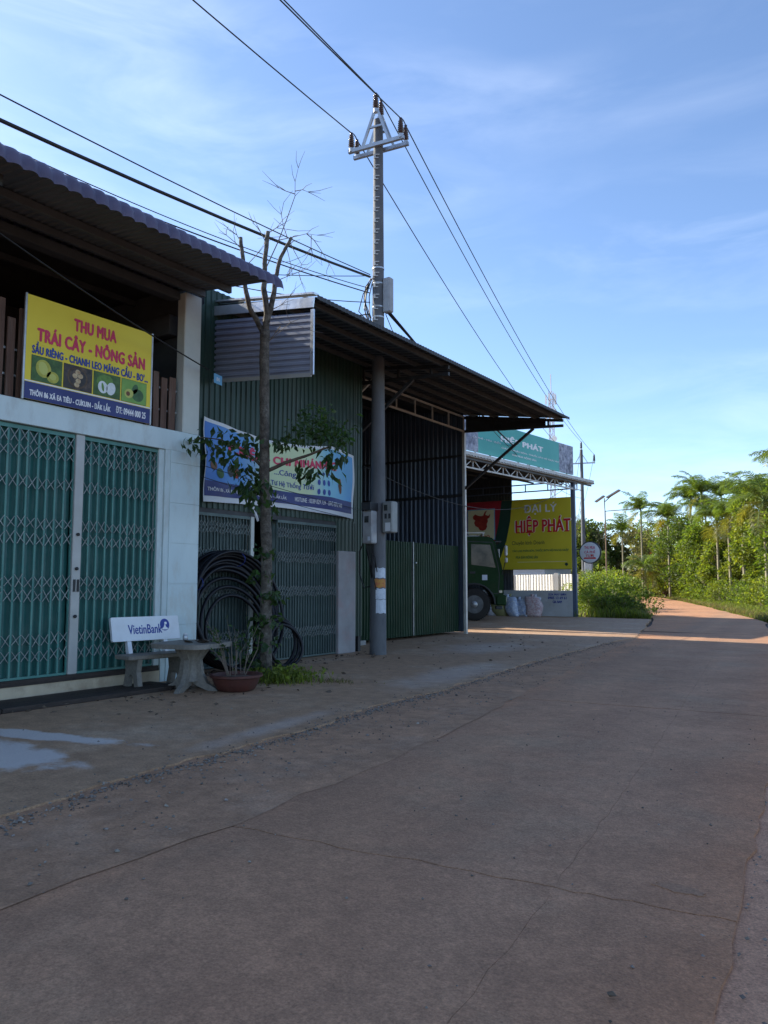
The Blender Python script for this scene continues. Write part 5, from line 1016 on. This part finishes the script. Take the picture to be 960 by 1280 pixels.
for a in (38, 80, 150):
    c = loop(9.08, .90, -9.06, .20, 0, 0)[int(a / 360 * 56)]; P = [c + Vector((.26 * math.cos(t), .0, .13 * math.sin(t))) for t in [2 * math.pi * q / 16 for q in range(17)]]; part('strap', MB().tube(P, .008, 4), 'hdpe_stripe', coil)
#@@TREE1
# ================================================================== PRUNED TREE IN FRONT
T0 = Vector((-7.88, 8.46, 0)); vr = Vector((.825, .565, 0)); vf = Vector((-.565, .825, 0))    # view right / view depth
def tp(px, py, dep=0.0):                                # a point in the upright plane through the trunk, seen from the road
    return Vector((T0.x, T0.y, 1.40)) + vr * ((px - 333) / 85.3) + UZ * ((730.5 - py) / 84.2) + vf * dep
tree = thing('pruned_tree', T0, 'thin pruned tree with bare stubs and few leaves before the banner', 'tree')
tr = MB()
def limb(mb, pts, r0, r1, n=8):
    P = [tp(*p) for p in pts]; Q = []
    for a, b in zip(P, P[1:]):
        for k in range(4): Q.append(a.lerp(b, k / 4) + Vector((J(.008), J(.008), 0)))
    Q.append(P[-1]); m_ = len(Q) - 1; mb.tube(Q, [(r0 + (r1 - r0) * i / m_) * (1 + J(.06)) for i in range(m_ + 1)], n); return Q
trunk = MB(); limb(trunk, [(333, 852), (332, 800), (331, 700), (329, 640), (327, 590), (326, 500), (324, 440), (325, 405)], .088, .072, 10)
part('trunk', trunk, 'bark', tree, True)
l1 = MB(); limb(l1, [(324, 412), (316, 396), (304, 376), (298, 345), (295, 315), (291, 281)], .046, .028); part('limb', l1, 'bark', tree, True)
l2 = MB(); limb(l2, [(325, 410), (328, 385), (323, 350), (323, 315), (327, 273)], .054, .032); part('limb', l2, 'bark', tree, True)
l3 = MB(); limb(l3, [(326, 400), (333, 370), (338, 335), (344, 308), (358, 281)], .046, .024); part('limb', l3, 'bark', tree, True)
tws = MB(); r = random.Random(33)
def twig(pts, r0=.010, sub=3):
    P = [tp(*p) for p in pts]; tws.tube(P, [r0 * (1 - .7 * i / (len(P) - 1)) for i in range(len(P))], 4)
    for _ in range(sub):
        i = r.randrange(1, len(P)); a = P[i]; d = (P[i] - P[i - 1]).normalized() + Vector((r.uniform(-.8, .8), r.uniform(-.8, .8), r.uniform(-.3, .8))); l_ = r.uniform(.12, .38)
        b = a + d.normalized() * l_ * .5; c = b + (d.normalized() + Vector((r.uniform(-.5, .5), r.uniform(-.5, .5), r.uniform(-.3, .4)))).normalized() * l_ * .6; tws.tube([a, b, c], [.005, .004, .002], 3)
for q in ([(326, 320), (340, 288), (352, 255), (362, 225), (362, 205), (366, 186)], [(362, 222), (350, 218), (341, 214)], [(362, 218), (372, 216), (379, 219)], [(340, 285), (358, 281), (378, 276), (392, 278)], [(378, 276), (388, 285), (398, 300), (408, 317)], [(352, 280), (347, 265), (344, 250)],
          [(295, 300), (284, 288), (272, 278), (262, 274)], [(300, 318), (312, 305), (322, 290)], [(338, 340), (352, 334), (368, 328)], [(345, 308), (352, 295), (358, 320), (360, 333)], [(325, 290), (318, 275), (308, 262)], [(326, 276), (338, 268), (352, 270), (346, 280)], [(293, 290), (286, 278), (274, 268)],
          [(384, 278), (384, 295), (376, 305), (370, 308)], [(330, 380), (345, 372), (355, 362)], [(345, 400), (330, 420), (358, 395), (376, 402)], [(292, 340), (282, 330), (270, 335)], [(355, 285), (362, 300), (372, 318), (368, 328)]): twig(q, .011 if len(q) > 4 else .008, 4)
part('twigs', tws, 'twig', tree)
br = MB(); limb(br, [(331, 590), (318, 577), (305, 565), (290, 558)], .028, .012, 6); limb(br, [(331, 588), (355, 577), (385, 567), (412, 556)], .030, .014, 6); limb(br, [(330, 597), (320, 606), (312, 625)], .022, .01, 6); limb(br, [(290, 558), (270, 548), (246, 545), (232, 550)], .012, .006, 5)
part('branch', br, 'bark_dark', tree, True)
def leaves_at(mb, pxs, n, l, w, r, spread=18, droop=.8, dep=.25):
    for _ in range(n):
        px, py = r.choice(pxs); c = tp(px + r.gauss(0, spread), py + r.gauss(0, spread * .55), r.gauss(0, dep)); d = Vector((r.uniform(-1, 1), r.uniform(-1, 1), -droop + r.uniform(-.5, .6))); leaf(mb, c, d, l * r.uniform(.65, 1.2), w * r.uniform(.7, 1.2), r, .5)
lv = MB(); r = random.Random(40)
leaves_at(lv, [(255, 548), (268, 552), (282, 545), (295, 556), (305, 552), (275, 570), (290, 575)], 125, .16, .075, r, 12); leaves_at(lv, [(228, 552), (236, 556), (243, 550)], 14, .16, .075, r, 6, .8, .1)
leaves_at(lv, [(305, 585), (312, 600), (318, 615), (308, 608), (325, 628)], 150, .18, .07, r, 9, 1.0); leaves_at(lv, [(350, 550), (362, 548), (375, 546), (340, 556)], 70, .14, .06, r, 9); leaves_at(lv, [(378, 535), (395, 525), (408, 530), (418, 540), (400, 545), (390, 515)], 330, .125, .055, r, 11, .3, .3)
leaves_at(lv, [(375, 585), (384, 580), (392, 588), (412, 572), (418, 585), (424, 560), (404, 570)], 60, .20, .075, r, 8, 1.3, .12); leaves_at(lv, [(420, 545), (428, 535), (420, 560)], 90, .13, .05, r, 8, .6, .2)
part('leaves', lv, 'leaf_dark', tree)
vn = MB(); leaves_at(vn, [(330, 690), (326, 720), (336, 745), (322, 770), (330, 800), (318, 790), (310, 820), (338, 775), (326, 830)], 330, .12, .07, r, 8, .7, .12); part('creeper', vn, 'leaf_dark', tree)
gt_ = MB(); r = random.Random(50)
def blade(mb, c, h, w, r, lean=.5):
    a = r.uniform(0, 6.28); d = Vector((math.cos(a), math.sin(a), 0)); s = Vector((-d.y, d.x, 0)) * w / 2; m_ = c + d * h * lean * .35 + UZ * h * .6; e = c + d * h * lean + UZ * h * r.uniform(.75, 1.0)
    mb.add([c - s, c + s, m_ + s * .7, m_ - s * .7, e], [(0, 1, 2, 3), (3, 2, 4)])
for _ in range(750): 
    c = Vector((-7.62 + r.gauss(0, .24), 8.50 + r.gauss(0, .20), 0)); blade(gt_, c, r.uniform(.06, .26), .014, r, .9); 
    if r.random() < .5: leaf(gt_, c + UZ * r.uniform(.03, .18), Vector((r.uniform(-1, 1), r.uniform(-1, 1), .4)), .07, .04, r)
tag(part('weed_tuft', gt_, 'grass', None, False, (-7.62, 8.5, 0)), 'tuft of green weeds at the foot of the pruned tree', 'weeds', kind='stuff')
gt2 = MB()
for _ in range(160): c = Vector((-7.0 + r.gauss(0, .25), 8.85 + r.gauss(0, .12), 0)); blade(gt2, c, r.uniform(.02, .06), .012, r, 1.2)
tag(part('weed_tuft', gt2, 'grass_dry', None, False, (-7.0, 8.85, 0)), 'flat dry weeds on the forecourt right of the tree', 'weeds', kind='stuff')
lt = MB(); r = random.Random(61)
for i in range(420):
    k = r.random(); c = Vector((-8.3 + r.gauss(0, .7), 7.6 + r.gauss(0, 1.3), .012)) if k < .55 else (Vector((-9.35 + r.uniform(0, .5), r.uniform(8.3, 13), .012)) if k < .75 else Vector((r.uniform(-10.4, -6.2), r.uniform(5, 19), .012)))
    if c.x < -8.95 and c.y < 8.1: continue
    a = r.uniform(0, 6.28); leaf(lt, c, Vector((math.cos(a), math.sin(a), r.uniform(0, .25))), r.uniform(.04, .10), r.uniform(.02, .045), r, .3)
tag(part('leaf_litter', lt, 'bark_dark'), 'dry brown leaves scattered over the forecourt by the shop fronts', 'litter', kind='stuff')
#@@VEG
# ================================================================== VEGETATION
def clump(mb, c, rx, ry, rz, n, l, w, r, up=.3, shell=.55):
    for _ in range(n):
        v = Vector((r.gauss(0, 1), r.gauss(0, 1), r.gauss(0, 1))).normalized(); k = shell + (1 - shell) * r.random() ** .5; p = Vector((c[0] + v.x * rx * k, c[1] + v.y * ry * k, c[2] + v.z * rz * k))
        if p.z < 0.02: p.z = r.uniform(.02, .3)
        leaf(mb, p, Vector((v.x + r.uniform(-.8, .8), v.y + r.uniform(-.8, .8), v.z * .5 + r.uniform(-.6, .6) + up)), l * r.uniform(.4, 1.6), w * r.uniform(.4, 1.5), r)
def bush(c, rx, ry, h, n, m, label, seed, l=.16, w=.08, name='bush', cat='bush', cl=14, group='roadside bushes', stems=True):
    r = random.Random(seed); c = Vector(c); o = thing(name, c, label, cat, group); fb = MB(); tt = MB()
    for k in range(cl):
        a = r.uniform(0, 6.28); d = math.sqrt(r.random()); hz = h * (1 - .6 * d * d) * r.uniform(.3, .92); q = c + Vector((math.cos(a) * d * rx, math.sin(a) * d * ry, hz)); s = min(rx, h) * r.uniform(.22, .42)
        clump(fb, q, s * 1.15, s * 1.15, s, n // cl, l, w, r)
        if stems: tt.tube([c + Vector((math.cos(a) * d * rx * .4, math.sin(a) * d * ry * .4, 0)), q], [.035, .012], 4)
    part('foliage', fb, m, o)
    if stems: part('stems', tt, 'twig', o)
    return o
def tree_bg(c, trunk_h, rx, h, n, m, label, seed, l=.22, w=.12, cl=26, lean=0.0, group='trees behind the road'):
    r = random.Random(seed); c = Vector(c); o = thing('tree', c, label, 'tree', group); fb = MB(); tt = MB(); n = int(n * 1.7); cl = int(cl * 1.35); h *= 1.18; rx *= 1.18
    top = c + Vector((lean, 0, trunk_h)); tt.tube([c, c.lerp(top, .5) + Vector((.1, .1, 0)), top, top + UZ * (h - trunk_h) * .6], [.17, .14, .11, .04], 7)
    for k in range(cl):
        a = r.uniform(0, 6.28); t = r.random(); zz = trunk_h * .7 + (h - trunk_h * .7) * t; prof = math.sin(math.pi * (.12 + .80 * t)) ** .7; d = rx * prof * math.sqrt(r.uniform(.12, 1)); q = Vector((top.x + math.cos(a) * d, top.y + math.sin(a) * d, zz)); s = rx * r.uniform(.22, .36)
        clump(fb, q, s * 1.1, s * 1.1, s * .85, n // cl, l, w, r, .0)
        tt.tube([Vector((top.x, top.y, max(trunk_h * .6, zz - d * .6 - .4))), q], [.05, .015], 4)
    part('crown', fb, m, o); part('trunk', tt, 'bark_dark', o); return o
def frond(mb, base, az, elev, length, r, nl=42, lw=.06, ll=.80, curl=1.1, rach=None):
    d = Vector((math.cos(az), math.sin(az), 0)); P = []; p = base.copy(); e = elev; st = length / 12
    for k in range(13):
        P.append(p.copy()); p = p + (d * math.cos(e) + UZ * math.sin(e)) * st; e -= curl / 12 * (1 + k * .12)
    rach.tube(P, [.03 * (1 - k / 14) for k in range(13)], 4); side = Vector((-d.y, d.x, 0))
    for k in range(nl):
        t = .10 + .90 * k / nl; f = t * 12; i = min(11, int(f)); q = P[i].lerp(P[i + 1], f - i); ax = (P[i + 1] - P[i]).normalized(); l_ = ll * (math.sin(math.pi * min(1, .18 + .80 * t)) ** .6) * r.uniform(.85, 1.15)
        for sg_ in (-1, 1):
            v = (side * sg_ * .80 + ax * .55 + UZ * r.uniform(-.30, .25)).normalized(); u = ax * lw / 2; m_ = q + v * l_ * .55 + UZ * .01; e_ = q + v * l_ - UZ * l_ * r.uniform(.12, .40); mb.add([q - u * .6, q + u * .6, m_ + u, m_ - u, e_], [(0, 1, 2, 3), (3, 2, 4)])
def palm(c, h, label, seed, nf=11, fl=2.1, lean=(0, 0), old=2, wind=None, tr=.10):
    nf += 4; fl *= 1.25; r = random.Random(seed); c = Vector(c); o = thing('areca_palm', c, label, 'palm', 'areca palms'); top = c + Vector((lean[0], lean[1], h)); tk_ = MB(); n_ = 14; P = []; rad = []
    for k in range(n_ + 1):
        t = k / n_; P.append(Vector((c.x + lean[0] * t * t, c.y + lean[1] * t * t, h * t))); rad.append(tr * (1.15 - .35 * t) * (1.0 + .05 * (k % 2)))
    tk_.tube(P, rad, 8); part('trunk', tk_, 'palm_trunk', o, True)
    part('crownshaft', MB().tube([top - UZ * .05, top + UZ * .35, top + UZ * .75], [tr * .95, tr * 1.2, tr * .5], 8), 'palm_shaft', o, True)
    fb, fo, ra = MB(), MB(), MB()
    for k in range(nf):
        az = 2.4 * k + r.uniform(-.3, .3); el = R(r.uniform(30, 84)) if k >= old else R(r.uniform(-25, 0))
        if wind is not None: az = wind + ((az - wind + math.pi) % (2 * math.pi) - math.pi) * .75
        frond(fb if k >= old else fo, top + UZ * .6, az, el, fl * r.uniform(.8, 1.15), r, curl=r.uniform(.7, 1.5), rach=ra)
    part('fronds', fb, 'palm_leaf', o)
    if old: part('dry_fronds', fo, 'palm_old', o)
    part('rachis', ra, 'palm_shaft', o); return o
WIND = R(215)
palm((-23.1, 81.5, 0), 8.4, 'palm standing alone farthest left above the road bend', 1, 9, 2.2, wind=WIND)
palm((-19.5, 77.9, 0), 7.2, 'palm with pale trunk just right of the road bend', 2, 10, 2.5, wind=WIND)
palm((-17.3, 75.8, 0), 8.7, 'curved-stem palm leaning over the tree line', 3, 9, 2.3, (.5, 0), 1, wind=WIND)
palm((-14.7, 70.3, 0), 8.5, 'tall windswept palm, highest of the middle group', 4, 11, 2.5, wind=WIND)
palm((-13.5, 72.5, 0), 8.3, 'palm half hidden behind the tall windswept one', 5, 10, 2.3, wind=WIND)
palm((-12.0, 62.3, 0), 5.7, 'left of the three pale-trunked palms by the roadside', 6, 11, 2.2, old=4)
palm((-10.9, 60.7, 0), 5.6, 'middle of the three pale-trunked palms by the roadside', 7, 11, 2.2, old=4)
palm((-9.55, 58.2, 0), 6.1, 'right of the three pale-trunked palms by the roadside', 8, 13, 2.4, old=3)
palm((-7.2, 51.5, 0), 5.9, 'palm with drooping yellow fronds at the right edge of the picture', 9, 11, 2.4, old=4)
palm((-4.7, 47.5, 0), 7.2, 'nearest palm whose fronds reach in from the right edge', 10, 12, 2.5)
palm((-6.6, 63.0, 0), 7.4, 'palm behind the vine-covered tree at the right', 14, 11, 2.3)
palm((-26.5, 86.0, 0), 6.6, 'low palm among the pale trees left of the bend', 11, 9, 2.0, wind=WIND)
palm((-20.6, 73.5, 0), 2.2, 'short yellow-green palm beside the road bend', 12, 10, 2.0, old=4)
palm((-24.5, 70.0, 0), 2.6, 'low palm rising from the bush left of the road', 13, 9, 2.0, old=3)
palm((-16.0, 78.0, 0), 8.0, 'palm between the curved-stem palm and the tall windswept one', 15, 9, 2.2, wind=WIND)
palm((-21.4, 86.0, 0), 8.2, 'slender palm behind the one with the pale trunk', 16, 9, 2.1, wind=WIND)
palm((-10.8, 69.0, 0), 8.0, 'palm rising behind the three pale-trunked palms', 17, 10, 2.3, wind=WIND)
palm((-8.3, 66.0, 0), 7.6, 'palm right behind the right pale-trunked palm', 18, 10, 2.3, wind=WIND)
# trees
tree_bg((-16.2, 72.5, 0), 1.0, 2.2, 6.0, 5200, 'leaf_deep', 'dark vine-covered tree between the middle palms', 21)
tree_bg((-13.9, 66.8, 0), .8, 1.9, 5.4, 5200, 'leaf_mid', 'sunlit vine-covered tree left of the pale-trunked palms', 22)
tree_bg((-11.4, 66.0, 0), .8, 1.9, 5.0, 4600, 'leaf_deep', 'dark tree behind the three pale-trunked palms', 23)
tree_bg((-12.4, 63.5, 0), .4, 1.1, 4.0, 2600, 'leaf_yellow', 'yellow-green vine column beside the left pale-trunked palm', 24, cl=18)
tree_bg((-7.7, 56.0, 0), .5, 1.7, 6.6, 7000, 'leaf_yellow', 'tall yellow-green vine-covered tree at the right edge', 25, cl=34)
tree_bg((-5.6, 52.0, 0), .5, 1.9, 6.4, 5600, 'leaf_mid', 'green vine-covered tree beyond the right edge', 26, cl=30)
tree_bg((-9.0, 64.5, 0), 1, 2.2, 7.2, 5200, 'leaf_deep', 'dark tree filling the gap right of the palms', 27)
tree_bg((-19.3, 83.0, 0), 1, 2.6, 6.6, 4800, 'leaf_mid', 'mid green tree behind the palm at the bend', 28)
tree_bg((-22.6, 86.0, 0), .8, 2.4, 6.0, 4600, 'leaf_olive', 'olive green tree above the road bend', 29)
tree_bg((-31.8, 91.0, 0), .8, 2.6, 7.2, 5600, 'leaf_deep', 'dark broad tree right of the street lamp', 30, .34, .20, 34)
tree_bg((-36.0, 97.0, 0), 1.0, 2.9, 8.4, 4200, 'leaf_olive', 'pale thin-crowned tree behind the street lamp', 31, .18, .09)
tree_bg((-24.0, 90.0, 0), 1.0, 2.6, 7.2, 4400, 'leaf_mid', 'green tree behind the farthest left palm', 32)
tree_bg((-21.5, 84.5, 0), 1.6, 1.1, 6.6, 1400, 'leaf_red', 'small tree with reddish leaves among the palms', 33, cl=12)
tree_bg((-35.5, 92.0, 0), 1.4, 3.0, 6.5, 4200, 'leaf_mid', 'green tree behind the distant pole', 34, .34, .20, 34)
tree_bg((-27.0, 93.0, 0), .8, 2.5, 6.8, 4600, 'leaf_olive', 'olive tree between the street lamp and the leftmost palm', 44, .34, .20, 34)
tree_bg((-33.5, 90.0, 0), .8, 2.6, 6.4, 4600, 'leaf_yellow', 'light green tree just right of the round sign', 45, .34, .20, 34)
tree_bg((-40.0, 97.0, 0), .8, 3.0, 6.8, 4600, 'leaf_olive', 'olive tree behind the round sign', 46, .34, .20, 34)
tree_bg((-15.0, 71.0, 0), .5, 1.3, 4.6, 3000, 'leaf_yellow', 'yellow-green vine column in the middle of the tree line', 35, cl=20)
tree_bg((-10.3, 61.8, 0), .4, 1.1, 4.2, 2600, 'leaf_yellow', 'yellow-green vine column between the pale-trunked palms', 36, cl=18)
tree_bg((-17.8, 79.0, 0), .5, 1.6, 5.2, 3400, 'leaf_yellow', 'light green tree below the curved-stem palm', 37, cl=22)
tree_bg((-20.8, 81.0, 0), .5, 1.5, 4.6, 3200, 'leaf_yellow', 'light green tree right behind the road bend', 38, cl=20)
tree_bg((-8.4, 60.0, 0), .5, 1.5, 5.4, 3600, 'leaf_mid', 'green vine column right of the pale-trunked palms', 39, cl=22)
def bare(c, h, label, seed):
    r = random.Random(seed); c = Vector(c); o = thing('bare_tree', c, label, 'tree', 'bare trees'); mb = MB()
    def grow(p, d, l_, rad, k):
        q = p + d * l_; mb.tube([p, p.lerp(q, .5) + Vector((r.uniform(-.1, .1), r.uniform(-.1, .1), 0)) * l_, q], [rad, rad * .8, rad * .6], 4)
        if k:
            for _ in range(3): grow(q, (d + Vector((r.uniform(-.75, .75), r.uniform(-.75, .75), r.uniform(-.15, .45)))).normalized(), l_ * r.uniform(.6, .85), rad * .55, k - 1)
    grow(c, UZ, h * .34, .09, 5); part('trunk', mb, 'twig', o)
bare((-33.0, 88.0, 0), 8.6, 'bare grey tree above the street lamp heads', 41); bare((-29.0, 90.0, 0), 8.4, 'bare twiggy tree between the lamp and the palms', 42); bare((-20.5, 92, 0), 8.0, 'bare twiggy tree behind the palms', 43)
# bushes left of the road
bush((-11.2, 35.2, 0), 1.5, 1.6, 1.7, 5200, 'leaf_mid', 'big green bush beside the shed post at the forecourt end', 51, .13, .06, cl=22)
bush((-10.6, 33.4, 0), 1.0, .8, .95, 3200, 'leaf_deep', 'low dark green bush at the corner of the forecourt', 52, .10, .05, cl=14)
bush((-13.6, 40.6, 0), 1.8, 1.7, 2.7, 5200, 'leaf_yellow', 'tall sunlit yellow-green bush below the street lamp', 53, .15, .06, cl=22)
bush((-15.2, 44.4, 0), 1.7, 1.7, 2.7, 4200, 'leaf_mid', 'bush with grassy top behind the street lamp', 54, cl=20)
bush((-17.6, 50.5, 0), 1.6, 2.0, 2.0, 3600, 'leaf_olive', 'olive bush along the left side of the road', 55, cl=18)
bush((-20.6, 57.0, 0), 1.9, 2.2, 2.1, 3600, 'leaf_mid', 'bush on the left before the road bends away', 56, cl=18)
bush((-24.2, 64.5, 0), 2.0, 2.4, 2.4, 3600, 'leaf_yellow', 'light green bush left of the road bend', 57, .18, .09, cl=18)
bush((-28.8, 72.0, 0), 2.4, 2.4, 2.6, 3600, 'leaf_mid', 'green bush closing the view at the road bend', 58, .2, .1, cl=18)
# bushes right of the road
RB = [(-18.6, 82, 1.6, 1.6, 'leaf_yellow', 'yellow bush straight ahead at the road bend'), (-16.4, 74, 1.5, 1.9, 'leaf_mid', 'green bush on the right of the bend'), (-14.8, 69, 1.3, 1.7, 'leaf_yellow', 'round yellow-green bush below the dark tree'),
      (-12.6, 63, 1.4, 1.9, 'leaf_mid', 'bush at the foot of the left pale-trunked palm'), (-10.6, 58.5, 1.5, 1.8, 'leaf_yellow', 'sunlit bush at the foot of the middle pale-trunked palm'), (-8.9, 55, 1.5, 2.0, 'leaf_mid', 'bush at the foot of the right pale-trunked palm'),
      (-7.6, 50.5, 1.4, 1.7, 'leaf_mid', 'grass green bush right of the palms'), (-6.3, 47, 1.4, 1.9, 'leaf_yellow', 'pale bush at the right edge of the picture'), (-4.8, 42.5, 1.4, 1.7, 'leaf_mid', 'bush just outside the right edge')]
for k, (x, y, rx, h, m, lb) in enumerate(RB): bush((x, y, 0), rx, rx, h, 2800, m, lb, 70 + k, .15, .07, cl=16)
# grass strips on both sides
gr = MB(); gd = MB(); r = random.Random(90)
for i in range(26000):
    y = 33 + 62 * r.random() ** 1.3; x = lerp(RE, y) + .05 + abs(r.gauss(0, 1.1)); (blade(gr, Vector((x, y, -.08)), r.uniform(.10, .55) * min(1, .35 + (x - lerp(RE, y)) * .5), .035, r, .6) if r.random() < .68 else blade(gd, Vector((x, y, -.08)), r.uniform(.08, .40), .03, r, .7))
for i in range(18000):
    y = 31.9 + 60 * r.random() ** 1.5; x = lerp(LE, y) - .12 - abs(r.gauss(0, 1.2)); (blade(gr, Vector((x, y, -.08)), r.uniform(.15, .75) * min(1, .4 + (lerp(LE, y) - x) * .5), .035, r, .6) if r.random() < .8 else blade(gd, Vector((x, y, -.08)), r.uniform(.1, .6), .03, r, .7))
for i in range(9000):
    y = r.uniform(22, 40); x = lerp(RE, y) + 1.0 + abs(r.gauss(0, 1.6)); blade(gr, Vector((x, y, -.10)), r.uniform(.08, .35), .03, r, .7)
tag(part('grass', gr, 'grass'), 'green grass along both edges of the road', 'grass', kind='stuff'); tag(part('dry_grass', gd, 'grass_dry'), 'dry yellow grass blades along the road edges', 'grass', kind='stuff')
# far undergrowth and far wood reading as one mass
ug = MB(); r = random.Random(95)
for k in range(200):
    t = r.random(); y = 60 + 62 * t; x = lerp(RE, min(y, 130)) + 3.5 + r.random() * 22; s = r.uniform(.9, 2.0); clump(ug, (x, y, r.uniform(.3, 4.2)), s * 1.3, s * 1.3, s, 110, .34, .2, r)
for k in range(150):
    y = r.uniform(100, 138); x = r.uniform(-66, -18); s = r.uniform(1.6, 3.0); clump(ug, (x, y, r.uniform(.4, 6.5)), s * 1.3, s * 1.3, s, 120, .4, .24, r)
for k in range(60):
    y = r.uniform(60, 95); x = lerp(LE, y) - 6 - r.random() * 14; s = r.uniform(.9, 1.6); clump(ug, (x, y, r.uniform(.2, 1.4)), s * 1.3, s * 1.3, s, 100, .3, .18, r)
tag(part('undergrowth', ug, 'leaf_deep'), 'dense dark undergrowth and far trees closing the end of the road', 'undergrowth', kind='stuff')
